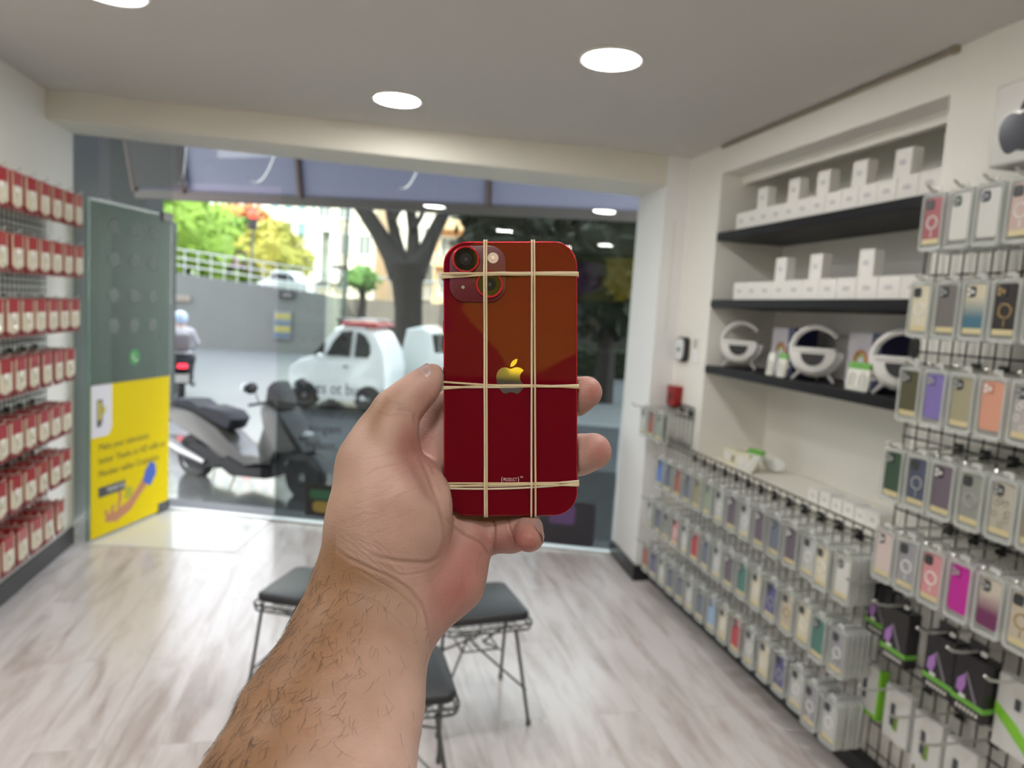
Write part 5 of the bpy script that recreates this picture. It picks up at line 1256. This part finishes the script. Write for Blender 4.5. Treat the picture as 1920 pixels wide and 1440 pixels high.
for yy in (-.36,.36):
    m = MB(); m.tube([(-.56,yy,1.54),(-.62,yy,1.585),(-1.1,yy,1.585),(-1.2,yy,1.5)], .014, 6); m.obj('roof_rail', mat('rail_silver', (.6,.6,.6), .3, metal=.8), t, True)
for x in (0, -1.14):
    for s in (-1, 1):
        m = MB(); m.lathe([(.001,-.02),(.28,-.02),(.28,.008),(.001,.008)], c=(x,s*(Wd/2-.02),.29), axis=1, seg=28); m.obj('wheel_arch', CDK, t)
        wheel(x, .235, .16, t, .24, s*(Wd/2-.045))
for s in (-1, 1):
    m = MB(); m.ball((-.28,s*(Wd/2+.06),.93), .075, 12, 8, (.7,1,.8)); m.obj('wing_mirror', CW_, t, True)
    m = MB(); m.ball((.31,s*.42,.66), .09, 14, 8, (.7,1,.9)); m.obj('headlight', mat('headlight_lens', (.7,.72,.75), .1, coat=1), t, True)
    m = MB(); m.tube([(-.66,s*(Wd/2+.004),.78),(-.76,s*(Wd/2+.004),.78)], .012, 6); m.obj('door_handle', CDK, t)
# second vehicle behind it: white pick-up bed and teal flank
vp = c0+GD*1.98+GN*1.75
t = empty('van', (vp[0],vp[1],GZ), ca, 'pale vehicle with teal lower flank behind the small white car', 'van')
m = MB(); m.prism([(.75,.35),(.80,.80),(.68,1.42),(.40,1.50),(.20,1.38),(.12,1.0),(-1.6,.92),(-1.6,.35)], 1, -.75, .75, .05, 3); m.obj('cab', mat('van_white', (.62,.66,.66), .3, coat=.5), t, True)
m = MB(); m.box((-1.62,-.78,.34),(.4,.78,.68), .03); m.obj('lower_flank', CTE, t)
m = MB(); m.box((.02,-.7,1.0),(.30,.7,1.36), .02); m.obj('rear_screen', CGL, t)
for x in (.45,-1.2):
    for s in (-1,1): wheel(x, .28, .18, t, None, s*.68)

# ---- retaining wall, fences, railing
b0 = on(330, 650, 2, GZ); b1 = on(607, 664, 2, GZ); wd = b1-b0; wn = np.array([-wd[1], wd[0], 0]); wn /= np.linalg.norm(wn); wl = wd/np.linalg.norm(wd)
def wallpt(px_, py_): return onp(px_, py_, b0, wn)
wt0 = wallpt(330, 511); wt1 = wallpt(607, 552)
CONC = mat('concrete', (.22,.23,.22), .75, noise=.12, nscale=.8, bump=.1, bscale=4)
def wall_between(name, a, za, b, zb, n, thick, mtl, z0=GZ):
    m = MB(); A = [(a[0],a[1],z0),(b[0],b[1],z0),(b[0],b[1],zb),(a[0],a[1],za)]; B = [(p[0]+n[0]*thick,p[1]+n[1]*thick,p[2]) for p in A]
    VA = [m.bm.verts.new(p) for p in A]; VB = [m.bm.verts.new(p) for p in B]; m.bm.faces.new(VA); m.bm.faces.new(VB[::-1])
    for i in range(4): m.bm.faces.new((VA[i],VA[(i+1)%4],VB[(i+1)%4],VB[i]))
    bmesh.ops.recalc_face_normals(m.bm, faces=m.bm.faces); return m.obj(name, mtl)
ext = b0-wl*9; zL = wt0[2]+(wt0[2]-wt1[2])/np.linalg.norm(wd)*9
tag(wall_between('retaining_wall', ext, zL, b1, wt1[2], wn, .6, CONC), 'long pale concrete retaining wall sloping down behind the road', 'wall')
t = empty('railing', tuple(ext), 0, 'thin white metal railing along the top of the retaining wall', 'railing')
RL = mat('rail_white', (.72,.73,.75), .4)
ex = lambda s, dz: (wl[0]*s, wl[1]*s, (zL+(wt1[2]-zL)*s/(9+np.linalg.norm(wd)))-ext[2]+dz)
LN_ = 9+np.linalg.norm(wd)
for dz in (.25,.5,.78):
    m = MB(); m.tube([ex(0,dz), ex(LN_,dz)], .02, 6); m.obj('rail', RL, t)
m = MB()
for k in range(34): s = LN_*k/33; m.cyl(ex(s,-.05), ex(s,.78), .016, seg=5)
m.obj('posts', RL, t)
def wall_sign(px0, py0, px1, py1, label, base, bars):
    a = wallpt(px0, py0); b = wallpt(px1, py1); w = float(np.dot(b-a, wl)); h = float(a[2]-b[2])
    e = empty('wall_sign', tuple(a-wn*.05), atan2(wl[1], wl[0]), label, 'sign')
    m = MB(); m.box((0,-.03,-h),(w,.02,0)); m.obj('plate', base, e)
    for (u0,v0,u1,v1,c) in bars:
        m = MB(); m.box((u0*w,-.045,-v1*h),(u1*w,-.032,-v0*h)); m.obj('print_block', c, e)
SGY = mat('sign_grey', (.28,.31,.34), .5); SYL = mat('sign_gold', (.50,.42,.12), .5); SBL = mat('sign_dark', (.06,.055,.055), .5); SBU = mat('sign_blue', (.14,.19,.27), .5)
wall_sign(524, 545, 553, 561, 'small dark plate high on the concrete retaining wall', SBL, [(.25,.3,.8,.7,mat('plate_grey', (.3,.28,.28), .5))])
wall_sign(514, 582, 546, 636, 'tall grey and yellow notice on the concrete retaining wall', SGY, [(.1,.1,.95,.28,SYL),(.05,.38,.95,.5,SBU),(.1,.55,.95,.75,SYL),(.05,.8,.95,.95,SBU)])
wall_sign(326, 553, 357, 566, 'faint beige marking on the left of the concrete retaining wall', mat('mark_beige', (.42,.38,.33), .6), [(.1,.2,.9,.8,mat('mark_brown', (.33,.28,.23), .6))])
# brown hoarding behind the trunk
h0 = on(607, 640, 2, GZ)*1.0; h0 = h0+np.array([.2,.6,0]); h1 = np.array([h0[0]+26, h0[1]+.5, GZ]); hn = np.array([0,1,0.])
ht = onp(700, 562, h0, hn)[2]
t = empty('hoarding', (h0[0],h0[1],GZ), atan2(h1[1]-h0[1], h1[0]-h0[0]), 'weathered brown grey panel fence beyond the tree trunk', 'fence')
m = MB(); m.box((0,0,0),(26,.2,ht-GZ)); m.obj('panels', mat('hoarding_brown', (.22,.19,.155), .8, noise=.3, nscale=.7), t)
m = MB()
for k in range(14): m.box((1.1+2.0*k,-.08,0),(1.22+2.0*k,0,ht-GZ+.05))
m.obj('battens', mat('batten_dark', (.10,.09,.08), .7), t)
m = MB(); m.tube([(0,0,ht-GZ+1.0),(26,0,ht-GZ+1.0)], .06, 5)
for k in range(40): m.cyl((k*.66,0,ht-GZ-.05),(k*.66,0,ht-GZ+1.0), .03, seg=4)
m.obj('mesh_top', mat('fence_grey', (.30,.31,.31), .5), t)

# ---- vegetation
def leafmat(n, c): return mat(n, c, .65, noise=.35, nscale=1.6, spec=.2)
def crown(name, parent, blobs, n, size, mtl, seed, inner=True):
    rs = random.Random(seed); m = MB()
    if inner:
        for (c, r) in blobs:
            m.ball(c, r*.80, 14, 10)
        for v in m.bm.verts: v.co += Vector((mnoise.noise(v.co*1.3), mnoise.noise(v.co*1.3+Vector((9,1,4))), mnoise.noise(v.co*1.3+Vector((3,7,2)))))*.4
    for i in range(n):
        c, r = blobs[i % len(blobs)]; d = Vector((rs.gauss(0,1), rs.gauss(0,1), rs.gauss(0,1))).normalized(); p = Vector(c)+d*r*(.70+.38*rs.random())
        u = Vector((rs.gauss(0,1), rs.gauss(0,1), rs.gauss(0,1))).normalized(); w = u.orthogonal().normalized(); s = size*(.6+.8*rs.random())
        m.poly([p+u*s, p+w*s*.5, p-u*s, p-w*s*.5])
    return m.obj(name, mtl, parent)
BARK = mat('bark', (.013,.010,.008), .85, noise=.35, nscale=5, bump=.3, bscale=12)
def tree(px_, py_, depth, blobs, label, leaf, n=500, size=.22, trunk=True, seed=1, cat='tree'):
    c = atd(px_, py_, depth)
    t = empty('tree', (c[0],c[1],GZ), 0, label, cat, 'trees beyond the retaining wall'); z = c[2]-GZ
    bl = [((x, y, z+dz), r) for x, y, dz, r in blobs]
    crown('foliage', t, bl, n, size, leaf, seed)
    if trunk: m = MB(); m.tube([(0,0,0),(.1,0,z*.6),(0,0,z)], [.22,.16,.1], 8); m.obj('trunk', BARK, t, True)
    return t
L1 = leafmat('leaf_bright', (.20,.33,.05)); L2 = leafmat('leaf_mid', (.10,.20,.045)); L3 = leafmat('leaf_yellow', (.34,.33,.07)); L4 = leafmat('leaf_rust', (.42,.19,.07)); L5 = leafmat('leaf_dark', (.014,.020,.010))
tree(345, 440, 26.5, [(0,0,0,1.5),(-.9,0,-.9,1.1),(.9,0,-.5,1.2),(0,0,.9,1.0)], 'bright green tree beside the frosted glass door edge', L1, seed=1)
tree(390, 440, 31, [(0,0,.2,1.5),(.8,0,-.9,1.2),(-.8,0,-.6,1.1)], 'bright green tree above the pink billboard', L1, seed=2)
tree(432, 470, 35, [(0,0,0,1.3),(1.0,0,-.5,1.1),(-1.0,0,-.4,1.1),(.2,0,.8,.9)], 'mid green tree directly behind the pink billboard', L2, seed=3)
tree(452, 418, 40, [(0,0,0,1.1),(.7,0,.3,.8),(-.6,0,.2,.8)], 'rust coloured autumn tree near the red traffic light', L4, seed=4, n=350)
tree(510, 478, 30.5, [(0,0,0,1.4),(.8,0,-.3,1.0),(-.7,0,.0,1.0),(0,0,.7,.9)], 'yellowish green tree right of the pink billboard', L3, seed=5)
tree(487, 440, 45, [(0,0,0,1.2),(-.4,0,.7,.8)], 'dark green tree behind the yellowish one', L2, seed=6, n=350)
tree(678, 512, 30, [(0,0,-.2,.62),(.35,0,-.35,.5),(-.35,0,-.35,.5)], 'small round clipped green bush on the terrace before the white building', L2, seed=7, n=250, size=.1, cat='bush')
# big dark street tree
tb = on(765, 690, 2, GZ); dT = float(np.dot(tb-CAMP, _F)); t = empty('tree', tuple(tb), 0, 'big dark forked street tree rising behind the small white car', 'tree')
def tp(px_, py_, dd=0): return atd(px_, py_, dT+dd)-tb
kk = dT/FPX
m = MB(); m.tube([tp(765,690),tp(766,640),tp(766,580),tp(764,535),tp(763,500)], [33*kk,27*kk,26*kk,29*kk,36*kk], 12); m.obj('trunk', BARK, t, True)
for pts, rs in (([(752,512),(735,480),(712,440),(690,405),(668,378),(640,340)],[26,19,16,15,12,8]), ([(758,508),(750,478),(742,445),(735,415),(728,380),(715,330)],[18,13,11,10,9,6]), ([(768,508),(775,470),(775,430),(770,395),(766,360),(760,320)],[18,13,11,10,9,6]), ([(775,512),(795,478),(812,440),(828,408),(842,380),(870,330)],[26,17,14,13,12,8]), ([(735,415),(748,395),(752,370)],[6,5,4]), ([(775,430),(790,405),(800,375)],[6,5,4])):
    m = MB(); m.tube([tp(*p, .15*i) for i, p in enumerate(pts)], [r*kk for r in rs], 10); m.obj('branch', BARK, t, True)
crown('foliage', t, [(tuple(tp(x, y, d)), r) for x, y, d, r in ((700,190,.5,1.3),(800,150,0,1.5),(880,200,.6,1.2),(600,200,1,1.0))], 900, .16, L5, 11)
# dark evergreen mass and hedge to the right
def dark_tree(px_, py_, depth, blobs, label, seed):
    c = atd(px_, py_, depth); t = empty('tree', (c[0],c[1],GZ), 0, label, 'tree', 'dark evergreens across the road'); z = c[2]-GZ
    crown('foliage', t, [((x,y,z+dz),r) for x,y,dz,r in blobs], 700, .2, L5, seed); m = MB(); m.tube([(0,0,0),(0,0,z)], [.25,.15], 8); m.obj('trunk', BARK, t, True)
dark_tree(925, 470, 16, [(0,0,0,1.0),(.3,0,1.1,1.1),(-.35,.3,1.3,.8),(.2,0,-.7,.8)], 'dark evergreen tree just right of the forked trunk', 21)
dark_tree(1040, 480, 20, [(0,0,0,1.1),(.2,0,1.1,1.1),(0,0,-.9,.9),(-.8,0,.5,.9)], 'dark evergreen tree hidden behind the phone', 22)
dark_tree(1150, 480, 15.5, [(0,0,0,1.2),(.2,0,1.1,1.1),(0,0,-.9,1.0),(.9,0,.3,1.0)], 'dark evergreen tree between the phone and the column', 23)
dark_tree(1270, 480, 19.5, [(0,0,0,1.2),(.2,0,1.1,1.1),(0,0,-.9,1.0),(.9,0,.3,1.0)], 'dark evergreen tree behind the column', 24)
hb = on(1020, 700, 2, GZ); t = empty('hedge', (hb[0],hb[1],GZ), ANG, 'low dark green clipped hedge below the evergreens', 'hedge')
m = MB(); m.box((-2.2,-.3,0),(4.2,.6,.85), .08, 2); m.obj('hedge_core', L5, t)
crown('foliage', t, [((-1.9+.55*k,.1,.5),.55) for k in range(11)], 1500, .07, leafmat('leaf_hedge', (.03,.05,.02)), 31, False)
# made-up kiosk, a dark backdrop that lets the glass reflections show
kb = on(1010, 672, 2, GZ); t = empty('kiosk', (kb[0]+.6,kb[1]-6.0,GZ), ANG, 'dark timber kiosk wall behind the hedge', 'kiosk')
m = MB(); m.box((-2.6,0,0),(7.6,.6,5.2)); m.obj('walls', mat('kiosk_dark', (.030,.026,.022), .7, noise=.3, nscale=2), t)
m = MB(); m.box((-2.7,-.3,5.2),(7.7,.9,5.4)); m.obj('roof', mat('kiosk_roof', (.02,.02,.02), .6), t)
# bench-like planter behind the car
pb = on(680, 672, 2, GZ); t = empty('planter', (pb[0],pb[1],GZ), ANG, 'dark brown planter box behind the small white car', 'planter')
m = MB(); m.box((-.9,0,0),(1.3,.6,1.25), .04); m.obj('box', mat('planter_brown', (.05,.042,.036), .7), t); m = MB(); m.box((-.95,-.05,1.2),(1.35,.65,1.30), .03); m.obj('rim', mat('planter_rim', (.08,.07,.06), .6), t)

# ---- billboard, lamp posts, traffic light
def card_at(name, px0, py0, px1, py1, depth, label, cat, col, frame=None, pole=True):
    a = atd(px0, py0, depth); b = atd(px1, py1, depth); cx = (a+b)/2; w = abs(np.dot(b-a, _R)); h = abs(a[2]-b[2])
    e = empty(name, (cx[0],cx[1],GZ), -YAW, label, cat); z0 = min(a[2],b[2])-GZ
    m = MB(); m.box((-w/2,0,z0),(w/2,.15,z0+h), .02); m.obj('panel', col, e)
    if frame: m = MB(); m.box((-w/2-.08,.02,z0-.08),(w/2+.08,.2,z0+h+.12)); m.obj('frame', frame, e)
    if pole: m = MB(); m.cyl((0,.1,0),(0,.1,z0), .08); m.obj('post', SBL, e)
    return e, w, h, z0
e, w_, h_, z0 = card_at('billboard', 404, 474, 454, 502, 27.2, 'pink billboard in dark frame above the concrete retaining wall', 'billboard', mat('billboard_pink', (.55,.22,.28), .5, noise=.3, nscale=2), SBL)
m = MB(); m.box((-w_*.3,-.02,z0+h_*.25),(w_*.3,-.002,z0+h_*.5)); m.obj('pale_band', mat('billboard_pale', (.66,.42,.44), .5), e)
def post(px_, py_top, depth, label, r=.06, name='lamp_post', hd=True):
    a = atd(px_, py_top, depth); e = empty(name, (a[0],a[1],GZ), 0, label, name.replace('_', ' '))
    m = MB(); m.cyl((0,0,0),(0,0,a[2]-GZ), r, r*.7, 8); m.obj('pole', mat('pole_green_grey', (.10,.13,.12), .5), e, True); return e, a[2]-GZ
e, h_ = post(653, 360, 26, 'dark lamp post between the white building and the forked tree', .09)
m = MB(); m.box((-.5,-.1,h_*.52),(.1,.1,h_*.52+.12)); m.obj('bracket', SBL, e)
e, h_ = post(474, 425, 25, 'grey post carrying the red traffic light above the retaining wall', .05, 'traffic_light')
m = MB(); m.box((-.14,-.12,h_-.1),(.14,.12,h_+.62), .03); m.obj('housing', SBL, e, True)
m = MB(); m.ball((0,-.10,h_+.42), .16, 12, 8, (1,.8,1)); m.obj('red_lamp', mat('traffic_red', (.9,.05,.03), .3, emit=(1,.10,.05), estr=2.5), e, True)
e, h_ = post(368, 372, 29, 'pale lamp post rising from the bright green trees', .07)
m = MB(); m.ball((0,0,h_), .3, 12, 8, (1.2,1.2,.5)); m.obj('lantern', mat('lantern', (.7,.75,.78), .3), e, True)

# ---- far buildings
def building(pxl, pxr, pyt, depth, nfl, ncol, label, wallc, winc, frame=None, rot=0.0, D=10, floor0=3.2, extra=None, pyb=None):
    a = atd(pxl, 560, depth); b = atd(pxr, 560, depth); w = float(np.linalg.norm((b-a)[:2])); top = float(atd((pxl+pxr)/2, pyt, depth)[2])
    base = float(atd((pxl+pxr)/2, pyb, depth)[2]) if pyb else GZ
    ang = atan2(b[1]-a[1], b[0]-a[0])+rot
    e = empty('building', (a[0],a[1],GZ), ang, label, 'building')
    H = top-GZ; z0 = base-GZ
    m = MB(); m.box((0,0,0),(w,D,H), .03, 1); wl_ = m.obj('wall', wallc, e)
    fh = (H-z0)/nfl; cw = w/ncol
    for f in range(nfl):
        for c in range(ncol):
            x0 = cw*(c+.22); x1 = cw*(c+.78); zz = z0+fh*(f+.28); z1 = z0+fh*(f+.82)
            m = MB(); m.box((x0,-.10,zz),(x1,.02,z1)); wn_ = m.obj('window', winc, e)
            m = MB(); fr = cw*.05
            m.box((x0-fr,-.16,zz-fr),(x1+fr,-.0,zz)); m.box((x0-fr,-.16,z1),(x1+fr,0,z1+fr)); m.box((x0-fr,-.16,zz),(x0,0,z1)); m.box((x1,-.16,zz),(x1+fr,0,z1)); m.box(((x0+x1)/2-fr*.3,-.14,zz),((x0+x1)/2+fr*.3,0,z1))
            m.obj('window_frame', frame or CREAM, wn_)
    m = MB(); m.box((-.3,-.5,H-.05),(w+.3,D+.3,H+.35)); m.obj('cornice', frame or wallc, e)
    return e, w, H, fh, z0
BC = mat('plaster_cream', (.86,.79,.62), .8, noise=.06, nscale=.3); BW = mat('plaster_white', (.90,.89,.84), .8, noise=.04, nscale=.3); BPALE = mat('plaster_pale_blue', (.66,.74,.76), .8, noise=.1, nscale=.3); BO = mat('plaster_orange', (.74,.46,.22), .8, noise=.1, nscale=.4)
WG = mat('window_glass_grey', (.28,.31,.29), .15); WG2 = mat('window_glass_blue', (.22,.36,.40), .15)
building(215, 400, 300, 62, 7, 6, 'pale blue grey apartment block far left above the trees', BPALE, WG2, BW)
building(395, 520, 250, 56, 7, 5, 'pale cream apartment block above the rust coloured tree', mat('plaster_ivory', (.76,.75,.64), .8, noise=.1, nscale=.3), WG2, BW)
building(500, 600, 310, 48, 6, 4, 'beige block with teal windows left of the white framed building', mat('plaster_beige', (.78,.70,.54), .8, noise=.08, nscale=.3), mat('window_teal', (.15,.30,.33), .2), BW)
e, w_, H_, fh, z0 = building(585, 700, 300, 42, 5, 3, 'cream building with tall white framed entrance bay', BC, WG, BW, D=8)
m = MB(); xa = w_*.04; xb = w_*.46; zt = float(atd(620,418,42)[2])-GZ; zb = float(atd(620,530,42)[2])-GZ
for a_, b_ in (((xa,-.8,zb),(xa+.5,0,zt)), ((xb-.5,-.8,zb),(xb,0,zt)), ((xa,-.8,zt-.6),(xb,0,zt))): m.box(a_, b_)
m.obj('entrance_frame', BW, e); m = MB(); m.box((xa+.5,-.3,zb),(xb-.5,-.05,zt-.6)); m.obj('entrance_glass', mat('entrance_grey', (.40,.42,.38), .3, noise=.4, nscale=1.5), e)
building(690, 815, 280, 56, 5, 4, 'white and cream building seen between the branches of the forked tree', BW, WG, BC)
e, w_, H_, fh, z0 = building(812, 905, 300, 40, 5, 2, 'orange building with balconies right of the forked tree', BO, WG, BW)
for k in range(1, 5): m = MB(); m.box((0,-1.2,fh*k),(w_,0,fh*k+.5)); m.obj('balcony', mat('balcony_orange', (.80,.55,.30), .7), e)
building(903, 1010, 330, 52, 5, 4, 'cream building hidden mostly behind the phone', BC, WG, BW)
# terrace raised behind the wall that carries trees and billboard
m = MB(); q = [(ext-wl*0)[:2]+wn[:2]*.6, b1[:2]+wn[:2]*.6, b1[:2]+wn[:2]*16, ext[:2]+wn[:2]*16]; m.prism([tuple(p) for p in q], 2, GZ, wt1[2]-.05)
struct(m.obj('terrace', mat('terrace_ground', (.35,.36,.28), .9, noise=.2)))
t = empty('parked_car', tuple(atd(540, 524, 27)*np.array([1,1,0])+np.array([0,0,wt1[2]-.05])), ANG, 'silver parked car glinting above the retaining wall', 'car')
m = MB(); m.prism([(-.9,0),(-.95,.4),(-.55,.5),(-.3,.85),(.35,.85),(.65,.5),(1.0,.4),(1.0,0)], 1, -.6, .6, .05, 3); m.obj('car_body', mat('car_silver', (.55,.60,.62), .2, metal=.4, coat=.8), t, True)
m = MB(); m.prism([(-.48,.5),(-.26,.78),(.3,.78),(.55,.5)], 1, -.605, .605); m.obj('side_glass', CGL, t)
